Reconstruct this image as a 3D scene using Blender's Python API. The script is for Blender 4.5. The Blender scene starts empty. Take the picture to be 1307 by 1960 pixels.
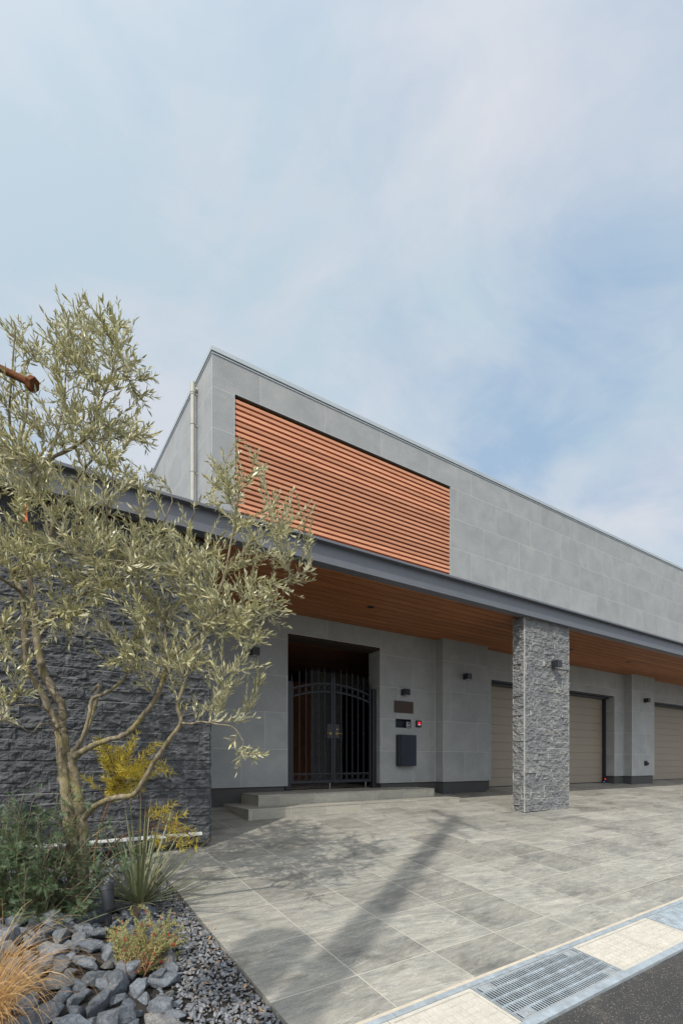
import bpy, bmesh, math, random
import numpy as np
from mathutils import Vector, Matrix

random.seed(7)
RNG = np.random.default_rng(11)
SC = bpy.context.scene
COL = SC.collection
PI = math.pi

# ------------------------------------------------------------------ camera
# World: X along the facade, Y towards the house, Z up; the eye is the origin.
CXP, HYP, FPX, WPX, HPX = 653.5, 1458.0, 949.0, 1307.0, 1960.0
cam_d = bpy.data.cameras.new('camera')
cam = bpy.data.objects.new('camera', cam_d)
COL.objects.link(cam)
SC.camera = cam
cam_d.sensor_fit = 'HORIZONTAL'
cam_d.sensor_width = 36.0
cam_d.lens = FPX / WPX * 36.0
cam_d.shift_x = 0.0
cam_d.shift_y = (HYP - HPX / 2) / WPX
cam_d.clip_start = 0.05
cam_d.clip_end = 5000.0
YAW = -math.asin(0.5510)
cam.rotation_euler = (PI / 2, 0, YAW)
cam.location = (0, 0, 0)
EX = (math.cos(YAW), 0.5510)      # world X in (right, forward)
EY = (-0.5510, math.cos(YAW))


def px(u, v, z):
    """A point of the garden given by where a plan of the photo shows it and its depth in metres."""
    a, b = (u - CXP) / FPX * z, -(v - HYP) / FPX * z
    return np.array((a * EX[0] + z * EX[1], a * EY[0] + z * EY[1], b))


# ------------------------------------------------------------------ sky, sun, exposure
SUN = Vector((-1.43, -1.0, 2.0)).normalized()
SUN_EL = math.asin(SUN.z)
SUN_AZ = math.atan2(SUN.x, SUN.y)
sun_d = bpy.data.lights.new('sun', 'SUN')
sun_d.energy = 3.35
sun_d.angle = math.radians(0.6)
sun_d.color = (1.0, 0.94, 0.84)
sun = bpy.data.objects.new('sun', sun_d)
COL.objects.link(sun)
sun.rotation_euler = (-SUN).to_track_quat('-Z', 'Y').to_euler()
sun.location = (-10, -10, 20)

SC.view_settings.view_transform = 'Standard'
SC.view_settings.look = 'None'
SC.view_settings.exposure = 0.0
SC.view_settings.gamma = 1.0


class NB:
    """Small helper to build node trees."""

    def __init__(s, tree):
        s.t = tree
        tree.nodes.clear()

    def n(s, typ, ins=None, **props):
        nd = s.t.nodes.new(typ)
        for k, v in props.items():
            setattr(nd, k, v)
        for k, v in (ins or {}).items():
            s.put(nd.inputs[k], v)
        return nd

    def put(s, sock, v):
        if isinstance(v, bpy.types.NodeSocket):
            s.t.links.new(v, sock)
        elif isinstance(v, (tuple, list)) and sock.type == 'RGBA' and len(v) == 3:
            sock.default_value = (*v, 1)
        else:
            sock.default_value = v

    def m(s, op, a, b=None, c=None):
        ins = {0: a}
        if b is not None:
            ins[1] = b
        if c is not None:
            ins[2] = c
        return s.n('ShaderNodeMath', ins, operation=op).outputs[0]

    def mix(s, f, a, b, blend='MIX'):
        return s.n('ShaderNodeMix', {0: f, 6: a, 7: b}, data_type='RGBA', blend_type=blend).outputs[2]

    def noise(s, vec, scale, detail=4.0, rough=0.55, dist=0.0):
        return s.n('ShaderNodeTexNoise', {'Vector': vec, 'Scale': scale, 'Detail': detail,
                                          'Roughness': rough, 'Distortion': dist}).outputs[0]

    def ramp(s, f, stops, interp='LINEAR'):
        nd = s.n('ShaderNodeValToRGB', {0: f})
        cr = nd.color_ramp
        cr.interpolation = interp
        while len(cr.elements) < len(stops):
            cr.elements.new(0.5)
        for e, (p, c) in zip(cr.elements, stops):
            e.position = p
            e.color = (c, c, c, 1) if not isinstance(c, (tuple, list)) else (*c, 1)
        return nd.outputs[0]

    def comb(s, x=0.0, y=0.0, z=0.0):
        return s.n('ShaderNodeCombineXYZ', {0: x, 1: y, 2: z}).outputs[0]

    def sep(s, v):
        return s.n('ShaderNodeSeparateXYZ', {0: v}).outputs

    def vadd(s, a, b):
        return s.n('ShaderNodeVectorMath', {0: a, 1: b}, operation='ADD').outputs[0]

    def vmul(s, a, b):
        return s.n('ShaderNodeVectorMath', {0: a, 1: b}, operation='MULTIPLY').outputs[0]

    def bump(s, h, strength=0.3, dist=0.01, normal=None):
        ins = {'Height': h, 'Strength': strength, 'Distance': dist}
        if normal is not None:
            ins['Normal'] = normal
        return s.n('ShaderNodeBump', ins).outputs[0]

    def out(s, **kw):
        """Principled surface with the given inputs."""
        names = {'color': 'Base Color', 'rough': 'Roughness', 'metal': 'Metallic', 'normal': 'Normal',
                 'spec': 'Specular IOR Level', 'emit': 'Emission Color', 'estr': 'Emission Strength',
                 'coat': 'Coat Weight'}
        p = s.n('ShaderNodeBsdfPrincipled', {names[k]: v for k, v in kw.items()})
        o = s.n('ShaderNodeOutputMaterial')
        s.t.links.new(p.outputs[0], o.inputs[0])
        return p


world = bpy.data.worlds.new('World')
SC.world = world
world.use_nodes = True
w = NB(world.node_tree)
sky = w.n('ShaderNodeTexSky', sky_type='NISHITA', sun_disc=False, sun_elevation=SUN_EL,
          sun_rotation=SUN_AZ, altitude=50.0, air_density=1.0, dust_density=1.2, ozone_density=1.5)
dirv = w.n('ShaderNodeTexCoord').outputs['Generated']
dx, dy, dz = w.sep(dirv)
dzc = w.m('ADD', w.m('MAXIMUM', dz, 0.0), 0.22)
cl = w.comb(w.m('DIVIDE', dx, dzc), w.m('DIVIDE', dy, dzc), 0.0)
cl_off = w.vadd(cl, (41.5, 2.7, 0.0))
big = w.noise(w.vmul(cl_off, (1.0, 0.8, 1.0)), 1.15, 3.0, 0.5, 0.4)
fine = w.noise(w.vmul(cl_off, (1.0, 1.5, 1.0)), 2.8, 8.0, 0.6, 0.6)
cover = w.m('ADD', w.m('MULTIPLY', big, 0.6), w.m('MULTIPLY', fine, 0.4))
mask = w.ramp(cover, [(0.38, 0.34), (0.475, 0.78), (0.55, 1.0)])
lowh = w.ramp(dz, [(0.0, 1.0), (0.5, 0.0)])
mask = w.m('MINIMUM', w.m('ADD', mask, w.m('MULTIPLY', lowh, 0.3)), 1.0)
shade = w.ramp(w.noise(cl_off, 1.9, 7.0, 0.58, 0.4), [(0.38, 0.0), (0.62, 1.0)])
ccol = w.mix(shade, (5.2, 6.4, 7.4), (6.75, 7.1, 7.8))
blue = w.mix(0.8, sky.outputs[0], (3.1, 5.0, 7.5))
skyc = w.mix(mask, blue, ccol)
# thin-cloud glow around the sun behind the viewer, boosted as added fill light
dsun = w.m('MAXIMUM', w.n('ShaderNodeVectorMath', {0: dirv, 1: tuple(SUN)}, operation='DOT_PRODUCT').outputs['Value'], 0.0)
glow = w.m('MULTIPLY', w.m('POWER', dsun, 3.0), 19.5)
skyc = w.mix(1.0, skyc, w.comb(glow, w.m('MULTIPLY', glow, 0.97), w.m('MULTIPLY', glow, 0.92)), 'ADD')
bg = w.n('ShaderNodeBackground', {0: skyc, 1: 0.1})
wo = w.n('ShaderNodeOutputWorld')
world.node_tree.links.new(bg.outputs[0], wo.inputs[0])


# ------------------------------------------------------------------ materials
def mat(name):
    m_ = bpy.data.materials.new(name)
    m_.use_nodes = True
    return m_, NB(m_.node_tree)


def uvw(b):
    return b.n('ShaderNodeUVMap', uv_map='UVMap').outputs[0]


def tile_grid(b, u0, v0, tw, th, stag, gw):
    """returns (joint mask 0..1, per-tile random colour, u, v)"""
    u, v, _ = b.sep(uvw(b))
    fv = b.m('DIVIDE', b.m('SUBTRACT', v, v0), th)
    row = b.m('FLOOR', fv)
    fu = b.m('DIVIDE', b.m('SUBTRACT', b.m('SUBTRACT', u, u0), b.m('MULTIPLY', row, stag)), tw)
    col = b.m('FLOOR', fu)

    def edge(f, s_):
        fr = b.m('SUBTRACT', f, b.m('FLOOR', f))
        return b.m('MULTIPLY', b.m('MINIMUM', fr, b.m('SUBTRACT', 1.0, fr)), s_)
    d = b.m('MINIMUM', edge(fu, tw), edge(fv, th))
    joint = b.n('ShaderNodeMapRange', {0: d, 1: gw * 0.5, 2: gw * 0.5 + 0.0025, 3: 1.0, 4: 0.0}).outputs[0]
    rnd = b.n('ShaderNodeTexWhiteNoise', {'Vector': b.comb(col, row, 0.37)}, noise_dimensions='3D')
    return joint, rnd, u, v


def tile_wall(name, u0, v0, stag=0.3933, gw=0.0045):
    m_, b = mat(name)
    joint, rnd, u, v = tile_grid(b, u0, v0, 1.18, 0.6, stag, gw)
    off = b.vmul(rnd.outputs[1], (37.0, 21.0, 9.0))
    p = b.vadd(b.comb(u, v, 0.0), off)
    cloud = b.noise(p, 2.6, 5.0, 0.6, 0.3)
    base = b.ramp(cloud, [(0.3, (0.228, 0.242, 0.246)), (0.5, (0.268, 0.282, 0.286)), (0.72, (0.322, 0.332, 0.333))])
    grit = b.noise(p, 120.0, 2.0, 0.6)
    base = b.mix(0.22, base, b.ramp(grit, [(0.3, 0.1), (0.7, 0.48)]))
    # fossil-like pale flecks gathered in drifts
    vor = b.n('ShaderNodeTexVoronoi', {'Vector': b.vadd(p, b.vmul(b.comb(b.noise(p, 9.0), b.noise(p, 11.0), 0.0), (0.25, 0.25, 0))), 'Scale': 34.0})
    fleck = b.m('MULTIPLY', b.ramp(vor.outputs[0], [(0.08, 1.0), (0.22, 0.0)]), b.ramp(b.noise(p, 4.0, 3.0), [(0.5, 0.0), (0.64, 0.75)]))
    base = b.mix(b.m('MULTIPLY', fleck, 0.6), base, (0.55, 0.56, 0.55))
    lum = b.m('ADD', b.m('MULTIPLY', rnd.outputs[0], 0.09), 0.99)
    base = b.mix(1.0, base, b.comb(lum, lum, lum), 'MULTIPLY')
    colr = b.mix(joint, base, (0.44, 0.435, 0.41))
    h = b.m('SUBTRACT', b.m('MULTIPLY', grit, 0.25), joint)
    b.out(color=colr, rough=b.ramp(cloud, [(0.2, 0.5), (0.8, 0.68)]), normal=b.bump(h, 0.35, 0.003), spec=0.35)
    return m_


def quartz(name, u0, v0, tw, th, gw, warm=0.0, joints=True, sy_=11.0):
    m_, b = mat(name)
    joint, rnd, u, v = tile_grid(b, u0, v0, tw, th, 0.0, gw)
    off = b.vmul(rnd.outputs[1], (51.0, 33.0, 7.0))
    # veins run mostly along the facade, turned a little from slab to slab
    skew = b.m('MULTIPLY', b.m('SUBTRACT', rnd.outputs[0], 0.5), 0.35)
    v2 = b.m('ADD', v, b.m('MULTIPLY', u, skew))
    warp = b.m('MULTIPLY', b.noise(b.vadd(b.comb(u, v, 0.0), off), 3.0, 3.0), 0.07)
    p = b.vadd(b.comb(b.m('MULTIPLY', u, 2.0), b.m('MULTIPLY', b.m('ADD', v2, warp), sy_), 0.0), off)
    st = b.noise(p, 1.5, 9.0, 0.70, 0.2)
    st2 = b.noise(b.vmul(p, (2.6, 2.2, 1.0)), 1.7, 6.0, 0.66, 0.3)
    base = b.ramp(st, [(0.30, (0.115, 0.120, 0.108)), (0.43, (0.22, 0.22, 0.196)), (0.53, (0.288, 0.278, 0.240)), (0.67, (0.44, 0.415, 0.35))])
    base = b.mix(0.42, base, b.ramp(st2, [(0.36, (0.13, 0.135, 0.122)), (0.64, (0.40, 0.378, 0.32))]))
    blot = b.noise(b.vadd(b.comb(u, b.m('MULTIPLY', v, 1.6), 3.0), off), 3.4, 6.0, 0.65, 0.4)
    base = b.mix(b.ramp(blot, [(0.45, 0.0), (0.66, 0.42)]), base, b.mix(st2, (0.24, 0.215, 0.165), (0.40, 0.365, 0.295)))
    vn = b.ramp(b.noise(b.vadd(b.comb(b.m('MULTIPLY', u, 1.3), b.m('MULTIPLY', b.m('ADD', v2, warp), 5.0), 7.0), off), 1.3, 7.0, 0.62, 0.4), [(0.485, 0.0), (0.50, 0.6), (0.515, 0.0)])
    base = b.mix(b.m('MULTIPLY', vn, b.ramp(blot, [(0.45, 0.0), (0.6, 1.0)])), base, (0.58, 0.55, 0.48))
    base = b.mix(b.ramp(blot, [(0.28, 0.5), (0.40, 0.0)]), base, (0.12, 0.125, 0.118))
    grain = b.noise(b.vadd(b.comb(u, v, 0.0), off), 130.0, 2.0, 0.6)
    base = b.mix(0.26, base, b.ramp(grain, [(0.3, 0.07), (0.7, 0.42)]))
    rp = b.m('MULTIPLY', b.ramp(b.noise(b.vadd(b.comb(b.m('MULTIPLY', u, 1.5), b.m('MULTIPLY', v2, 3.5), 2.0), off), 1.7, 5.0, 0.6), [(0.66, 0.0), (0.74, 0.7)]),
             b.ramp(st2, [(0.42, 0.0), (0.55, 1.0)]))
    base = b.mix(rp, base, (0.33, 0.215, 0.11))
    # water marks and old dust with their own outlines
    stain = b.ramp(b.noise(b.comb(b.m('MULTIPLY', u, 1.6), b.m('MULTIPLY', v, 3.2), 4.0), 1.1, 6.0, 0.65, 0.6), [(0.34, 0.64), (0.48, 0.95), (0.7, 1.04)])
    base = b.mix(1.0, base, stain, 'MULTIPLY')
    if warm:
        base = b.mix(warm, base, (0.40, 0.375, 0.305))
    lum = b.m('ADD', b.m('MULTIPLY', rnd.outputs[0], 0.34), 0.84)
    base = b.mix(1.0, base, b.comb(lum, lum, lum), 'MULTIPLY')
    colr = b.mix(joint, base, (0.43, 0.405, 0.35)) if joints else base
    h = b.m('ADD', b.m('MULTIPLY', st, 0.8), b.m('MULTIPLY', grain, 0.3))
    h = b.m('SUBTRACT', h, b.m('MULTIPLY', joint, 0.4))
    b.out(color=colr, rough=b.ramp(st, [(0.3, 0.5), (0.7, 0.72)]), normal=b.bump(h, 0.5, 0.006), spec=0.4)
    return m_


def plain(name, c, rough=0.5, metal=0.0, var=0.08, scale=8.0, bumpy=0.0, spec=0.5, grime=0.0):
    """A painted, cast or plated finish with slight unevenness."""
    m_, b = mat(name)
    co = b.n('ShaderNodeTexCoord').outputs['Object']
    nz = b.noise(co, scale, 5.0, 0.6)
    lo = tuple(x * (1 - var) for x in c)
    hi = tuple(min(1, x * (1 + var)) for x in c)
    colr = b.mix(b.ramp(nz, [(0.3, 0.0), (0.7, 1.0)]), lo, hi)
    if grime:
        gz = b.ramp(b.noise(b.vmul(co, (3.0, 3.0, 0.7)), 2.5, 6.0, 0.65), [(0.52, 0.0), (0.75, grime)])
        colr = b.mix(gz, colr, tuple(x * 0.7 + 0.05 for x in c))
    kw = dict(color=colr, rough=b.ramp(nz, [(0.2, max(0.05, rough - 0.07)), (0.8, min(1, rough + 0.07))]), metal=metal, spec=spec)
    if bumpy:
        kw['normal'] = b.bump(b.noise(co, scale * 12, 3.0, 0.6), bumpy, 0.004)
    b.out(**kw)
    return m_


def wood(name, c0, c1, along='X', rough=0.5):
    m_, b = mat(name)
    co = b.n('ShaderNodeTexCoord').outputs['Object']
    rnd = b.n('ShaderNodeNewGeometry').outputs['Random Per Island']
    sc_ = {'X': (1.0, 14.0, 14.0), 'Y': (14.0, 1.0, 14.0), 'Z': (14.0, 14.0, 1.0)}[along]
    p = b.vadd(b.vmul(co, sc_), b.comb(b.m('MULTIPLY', rnd, 90.0), b.m('MULTIPLY', rnd, 40.0), 0.0))
    g = b.noise(p, 1.6, 5.0, 0.62, 0.6)
    colr = b.mix(b.ramp(g, [(0.3, 0.0), (0.7, 1.0)]), c0, c1)
    lum = b.m('ADD', b.m('MULTIPLY', rnd, 0.34), 0.83)
    colr = b.mix(1.0, colr, b.comb(lum, lum, lum), 'MULTIPLY')
    b.out(color=colr, rough=rough, normal=b.bump(g, 0.15, 0.003), spec=0.35)
    return m_


def split_stone(name, lo, mid, hi, tint=(0.3, 0.27, 0.22)):
    m_, b = mat(name)
    co = b.n('ShaderNodeTexCoord').outputs['Object']
    n1 = b.noise(co, 9.0, 6.0, 0.66)
    n2 = b.noise(co, 95.0, 3.0, 0.7)
    n3 = b.noise(b.vmul(co, (1.0, 1.0, 3.0)), 2.2, 4.0, 0.6)
    base = b.ramp(n1, [(0.28, lo), (0.5, mid), (0.72, hi)])
    base = b.mix(0.34, base, b.ramp(n2, [(0.34, tuple(x * 0.45 for x in lo)), (0.66, tuple(min(1, x * 1.45) for x in hi))]))
    base = b.mix(b.ramp(n3, [(0.56, 0.0), (0.72, 0.35)]), base, tint)
    h = b.m('ADD', b.m('MULTIPLY', n1, 1.0), b.m('MULTIPLY', n2, 0.35))
    b.out(color=base, rough=0.82, normal=b.bump(h, 0.55, 0.010), spec=0.3)
    return m_


def leafy(name, cols, rough=0.5, trans=0.25, tr=None):
    """Leaf finish: each leaf its own tone, a little light passes through."""
    m_, b = mat(name)
    rnd = b.n('ShaderNodeNewGeometry').outputs['Random Per Island']
    k = len(cols)
    base = b.ramp(rnd, [(i / max(1, k - 1), c) for i, c in enumerate(cols)])
    co = b.n('ShaderNodeTexCoord').outputs['Object']
    base = b.mix(0.25, base, b.mix(b.noise(co, 40.0, 2.0), tuple(x * 0.7 for x in cols[0]), tuple(min(1, x * 1.15) for x in cols[-1])))
    p = b.n('ShaderNodeBsdfPrincipled', {'Base Color': base, 'Roughness': rough, 'Specular IOR Level': 0.55})
    t = b.n('ShaderNodeBsdfTranslucent', {0: b.mix(0.5, base, tr or (0.25, 0.3, 0.06))})
    mx = b.n('ShaderNodeMixShader', {0: trans})
    b.t.links.new(p.outputs[0], mx.inputs[1])
    b.t.links.new(t.outputs[0], mx.inputs[2])
    o = b.n('ShaderNodeOutputMaterial')
    b.t.links.new(mx.outputs[0], o.inputs[0])
    return m_


def bark(name, c0, c1, moss=None):
    m_, b = mat(name)
    co = b.n('ShaderNodeTexCoord').outputs['Object']
    n1 = b.noise(b.vmul(co, (1.0, 1.0, 0.35)), 28.0, 5.0, 0.65)
    n2 = b.noise(co, 6.0, 4.0, 0.6)
    base = b.mix(b.ramp(n1, [(0.3, 0.0), (0.7, 1.0)]), c0, c1)
    if moss:
        base = b.mix(b.ramp(n2, [(0.5, 0.0), (0.66, 0.7)]), base, moss)
    b.out(color=base, rough=0.85, normal=b.bump(n1, 0.6, 0.008), spec=0.2)
    return m_


def rock_mat(name, lo, mid, hi, brown=0.0):
    m_, b = mat(name)
    co = b.n('ShaderNodeTexCoord').outputs['Object']
    ob = b.n('ShaderNodeObjectInfo').outputs['Random']
    p = b.vadd(co, b.comb(b.m('MULTIPLY', ob, 60.0), b.m('MULTIPLY', ob, 23.0), 0.0))
    n1 = b.noise(p, 7.0, 6.0, 0.65, 0.5)
    n2 = b.noise(b.vmul(p, (1.0, 3.0, 2.0)), 22.0, 4.0, 0.65)
    base = b.ramp(n1, [(0.3, lo), (0.5, mid), (0.72, hi)])
    base = b.mix(0.3, base, b.ramp(n2, [(0.35, lo), (0.7, tuple(min(1, x * 1.35) for x in hi))]))
    vein = b.ramp(b.noise(b.vmul(p, (2.0, 0.7, 1.0)), 5.0, 5.0, 0.6, 1.2), [(0.49, 0.0), (0.505, 0.5), (0.52, 0.0)])
    base = b.mix(vein, base, (0.4, 0.41, 0.42))
    br = b.ramp(b.noise(p, 3.4, 4.0, 0.6), [(0.6 - brown, 0.0), (0.78 - brown, 0.75)])
    base = b.mix(br, base, (0.24, 0.18, 0.115))
    lum = b.m('ADD', b.m('MULTIPLY', ob, 0.6), 0.7)
    base = b.mix(1.0, base, b.comb(lum, lum, lum), 'MULTIPLY')
    b.out(color=base, rough=0.66, normal=b.bump(b.m('ADD', n1, n2), 0.6, 0.012), spec=0.4)
    return m_


M = {}
M['tile_upper'] = tile_wall('grey_stone_tile_upper', 7.508 + 0.3933 * 9, 4.912 - 0.6 * 9 - 0.0)
M['tile_lower'] = tile_wall('grey_stone_tile_lower', 6.48, -0.404)
M['paving'] = quartz('quartzite_paving', 1.679, 2.375, 0.6036, 0.5963, 0.0042)
M['riser'] = quartz('quartzite_riser', 0.3, -3.0, 0.6, 10.0, 0.004, warm=0.35, sy_=14.0)
M['tread'] = quartz('quartzite_tread', 0.3, 0.0, 0.6, 10.0, 0.004, warm=0.25)
M['pillar_stone'] = split_stone('split_face_grey', (0.082, 0.088, 0.093), (0.138, 0.145, 0.151), (0.225, 0.23, 0.233))
M['wall_stone'] = split_stone('split_face_charcoal', (0.040, 0.043, 0.049), (0.068, 0.072, 0.08), (0.118, 0.121, 0.13), (0.095, 0.092, 0.088))
M['joint_pale'] = plain('pale_joint', (0.25, 0.252, 0.247), 0.85, 0.0, 0.2, 30.0)
M['joint_dark'] = plain('grey_joint', (0.115, 0.118, 0.122), 0.85, 0.0, 0.2, 30.0)
M['sawn'] = plain('sawn_pale_edge', (0.46, 0.45, 0.42), 0.7)
M['beam'] = plain('slate_painted_steel', (0.13, 0.137, 0.158), 0.42, 0.15, 0.07, 3.0, grime=0.25)
M['black'] = plain('black_powder_coat', (0.018, 0.02, 0.025), 0.4, 0.0, 0.15, 20.0)
M['gate'] = plain('charcoal_wrought_iron', (0.021, 0.022, 0.028), 0.45, 0.2, 0.15, 20.0)
M['navy'] = plain('navy_black_steel', (0.021, 0.026, 0.042), 0.38, 0.1, 0.08, 6.0)
M['plinth'] = plain('dark_render', (0.055, 0.056, 0.055), 0.8, 0.0, 0.12, 6.0, 0.3)
M['coping'] = plain('zinc_coping', (0.42, 0.46, 0.48), 0.42, 0.35, 0.06, 1.5, grime=0.2)
M['reveal'] = plain('dark_brown_reveal', (0.085, 0.068, 0.045), 0.6)
M['terracotta'] = wood('terracotta_slat', (0.47, 0.205, 0.113), (0.61, 0.295, 0.178), 'X', 0.55)
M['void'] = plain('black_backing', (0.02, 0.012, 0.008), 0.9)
M['soffit'] = wood('cedar_soffit', (0.215, 0.075, 0.026), (0.37, 0.148, 0.054), 'X', 0.5)
M['garage'] = plain('taupe_door_paint', (0.25, 0.212, 0.165), 0.5, 0.0, 0.05, 1.5, 0.05)
M['pipe'] = plain('beige_downpipe', (0.36, 0.355, 0.32), 0.45)
M['galv'] = plain('galvanised_steel', (0.50, 0.56, 0.60), 0.38, 0.55, 0.22, 14.0, grime=0.4)
M['galv_dark'] = plain('galvanised_grating', (0.33, 0.355, 0.37), 0.5, 0.25, 0.2, 30.0)
M['grime'] = plain('grimy_dark_steel', (0.022, 0.023, 0.024), 0.8)
M['groove'] = plain('grimy_concrete_groove', (0.43, 0.408, 0.358), 0.95, 0.0, 0.2, 16.0, 0.35, 0.2)
M['concrete'] = plain('beige_concrete', (0.46, 0.438, 0.388), 0.85, 0.0, 0.1, 12.0, 0.35, 0.3, grime=0.4)
M['mortar'] = plain('pale_mortar', (0.47, 0.42, 0.34), 0.9, 0.0, 0.12, 20.0, 0.3, 0.2)
M['steel'] = plain('brushed_steel', (0.45, 0.46, 0.46), 0.35, 0.8)
M['brass'] = plain('antique_brass', (0.44, 0.30, 0.15), 0.32, 0.85, 0.15, 30.0)
M['bronze'] = plain('bronze_plate', (0.055, 0.038, 0.03), 0.5, 0.2, 0.12, 30.0)
M['white'] = plain('white_aluminium', (0.72, 0.72, 0.70), 0.4)
M['orange'] = plain('orange_plastic', (0.85, 0.17, 0.02), 0.5)
M['interior_wood'] = wood('red_brown_boards', (0.16, 0.06, 0.025), (0.27, 0.11, 0.045), 'Z', 0.45)
M['porch_ceiling'] = wood('dark_porch_boards', (0.13, 0.05, 0.025), (0.2, 0.085, 0.04), 'X', 0.5)
M['soil'] = plain('dark_soil', (0.035, 0.032, 0.03), 0.95, 0.0, 0.3, 14.0, 0.6, 0.1)
M['earth'] = plain('bare_earth', (0.16, 0.145, 0.12), 0.95, 0.0, 0.3, 0.3, 0.2, 0.1)


def asphalt():
    m_, b = mat('worn_asphalt')
    co = b.n('ShaderNodeTexCoord').outputs['Object']
    v = b.n('ShaderNodeTexVoronoi', {'Vector': co, 'Scale': 150.0})
    n1 = b.noise(co, 3.0, 6.0, 0.65)
    n2 = b.noise(co, 170.0, 2.0, 0.6)
    base = b.ramp(n1, [(0.3, (0.058, 0.056, 0.055)), (0.7, (0.135, 0.126, 0.116))])
    st = b.mix(b.ramp(v.outputs[0], [(0.1, 0.0), (0.6, 1.0)]), base, (0.045, 0.045, 0.047))
    peb = b.n('ShaderNodeTexWhiteNoise', {'Vector': v.outputs['Position']}, noise_dimensions='3D').outputs[0]
    st = b.mix(b.m('MULTIPLY', b.ramp(peb, [(0.86, 0.0), (0.9, 1.0)]), b.ramp(v.outputs[0], [(0.3, 0.9), (0.5, 0.0)])), st, (0.30, 0.28, 0.24))
    sand = b.ramp(b.noise(co, 1.6, 6.0, 0.7), [(0.56, 0.0), (0.7, 0.6)])
    st = b.mix(b.m('MULTIPLY', sand, b.ramp(n2, [(0.4, 0.2), (0.6, 1.0)])), st, (0.28, 0.25, 0.19))
    b.out(color=st, rough=0.9, normal=b.bump(b.m('ADD', v.outputs[0], n2), 0.9, 0.006), spec=0.25)
    return m_


M['asphalt'] = asphalt()
M['gravel'] = leafy('crushed_slate', [(0.065, 0.08, 0.10), (0.125, 0.148, 0.18), (0.09, 0.108, 0.135), (0.22, 0.245, 0.275), (0.14, 0.16, 0.19), (0.075, 0.092, 0.115), (0.29, 0.225, 0.16)], 0.6, 0.0)
M['rock_blue'] = rock_mat('blue_grey_rock', (0.05, 0.06, 0.074), (0.105, 0.122, 0.145), (0.22, 0.24, 0.262), -0.02)
M['rock_brown'] = rock_mat('rusty_rock', (0.062, 0.064, 0.067), (0.118, 0.118, 0.118), (0.21, 0.205, 0.195), 0.03)
M['olive_top'] = leafy('olive_leaf_top', [(0.16, 0.18, 0.07), (0.54, 0.51, 0.235), (0.72, 0.67, 0.36), (0.19, 0.25, 0.16), (0.84, 0.78, 0.48), (0.62, 0.58, 0.27), (0.42, 0.43, 0.22), (0.78, 0.74, 0.50)], 0.30, 0.42, (0.6, 0.58, 0.28))
M['olive_under'] = leafy('olive_leaf_underside', [(0.50, 0.49, 0.33), (0.60, 0.58, 0.41), (0.46, 0.46, 0.32), (0.68, 0.64, 0.47)], 0.5, 0.35, (0.5, 0.5, 0.25))
M['olive_bark'] = bark('olive_bark', (0.065, 0.05, 0.034), (0.30, 0.26, 0.185), (0.23, 0.20, 0.065))
M['twig'] = bark('olive_twig', (0.20, 0.17, 0.11), (0.34, 0.30, 0.21))
M['shrub_leaf'] = leafy('feathery_leaf', [(0.055, 0.10, 0.045), (0.085, 0.14, 0.065), (0.12, 0.18, 0.09), (0.065, 0.115, 0.055), (0.16, 0.21, 0.13)], 0.5, 0.22)
M['shrub_stem'] = bark('shrub_stem', (0.16, 0.12, 0.08), (0.30, 0.24, 0.17))
M['yellow_leaf'] = leafy('golden_needle_leaf', [(0.72, 0.56, 0.03), (0.46, 0.42, 0.05), (0.85, 0.68, 0.06), (0.27, 0.28, 0.06), (0.80, 0.66, 0.18)], 0.5, 0.4, (0.6, 0.45, 0.03))
M['red_stem'] = bark('reddish_stem', (0.12, 0.06, 0.035), (0.22, 0.12, 0.07))
M['sedge'] = leafy('bronze_sedge', [(0.42, 0.23, 0.075), (0.58, 0.36, 0.135), (0.28, 0.13, 0.045), (0.66, 0.47, 0.23), (0.48, 0.28, 0.10)], 0.5, 0.2, (0.6, 0.35, 0.1))
M['spike_leaf'] = leafy('spiky_leaf', [(0.12, 0.145, 0.07), (0.19, 0.215, 0.12), (0.15, 0.165, 0.075), (0.24, 0.26, 0.165), (0.15, 0.14, 0.055)], 0.5, 0.06)
M['tip'] = plain('dry_brown_tip', (0.22, 0.12, 0.06), 0.7)
M['small_leaf'] = leafy('grey_green_small_leaf', [(0.25, 0.25, 0.08), (0.36, 0.34, 0.13), (0.19, 0.21, 0.07), (0.42, 0.40, 0.19)], 0.55, 0.2)
M['red_flower'] = leafy('crimson_flower', [(0.50, 0.015, 0.03), (0.62, 0.03, 0.06), (0.42, 0.01, 0.02)], 0.5, 0.15, (0.6, 0.02, 0.04))
M['dry_leaf'] = plain('dry_leaf', (0.48, 0.27, 0.11), 0.7, 0.0, 0.3, 30.0)


def rust():
    m_, b = mat('rusty_iron')
    co = b.n('ShaderNodeTexCoord').outputs['Object']
    n1 = b.noise(co, 18.0, 6.0, 0.7)
    b.out(color=b.ramp(n1, [(0.3, (0.06, 0.02, 0.009)), (0.55, (0.13, 0.048, 0.018)), (0.78, (0.36, 0.15, 0.04))]),
          rough=0.85, normal=b.bump(b.noise(co, 90.0, 3.0), 0.5, 0.004), spec=0.2)
    return m_


M['rust'] = rust()


def lit(name, c, e):
    m_, b = mat(name)
    b.out(color=c, rough=0.3, emit=c, estr=e)
    return m_


M['red_light'] = lit('red_indicator', (0.9, 0.02, 0.05), 0.7)
M['pink_light'] = lit('pale_indicator', (0.9, 0.5, 0.6), 0.45)
M['blue_light'] = lit('blue_indicator', (0.05, 0.3, 0.7), 0.35)
gm, gb = mat('smoked_glass')
gb.out(color=(0.01, 0.011, 0.012), rough=0.06, spec=0.6)
M['glass'] = gm
gm, gb = mat('clear_lens')
gb.out(color=(0.55, 0.6, 0.66), rough=0.12, spec=0.7)
M['lens'] = gm


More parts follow.
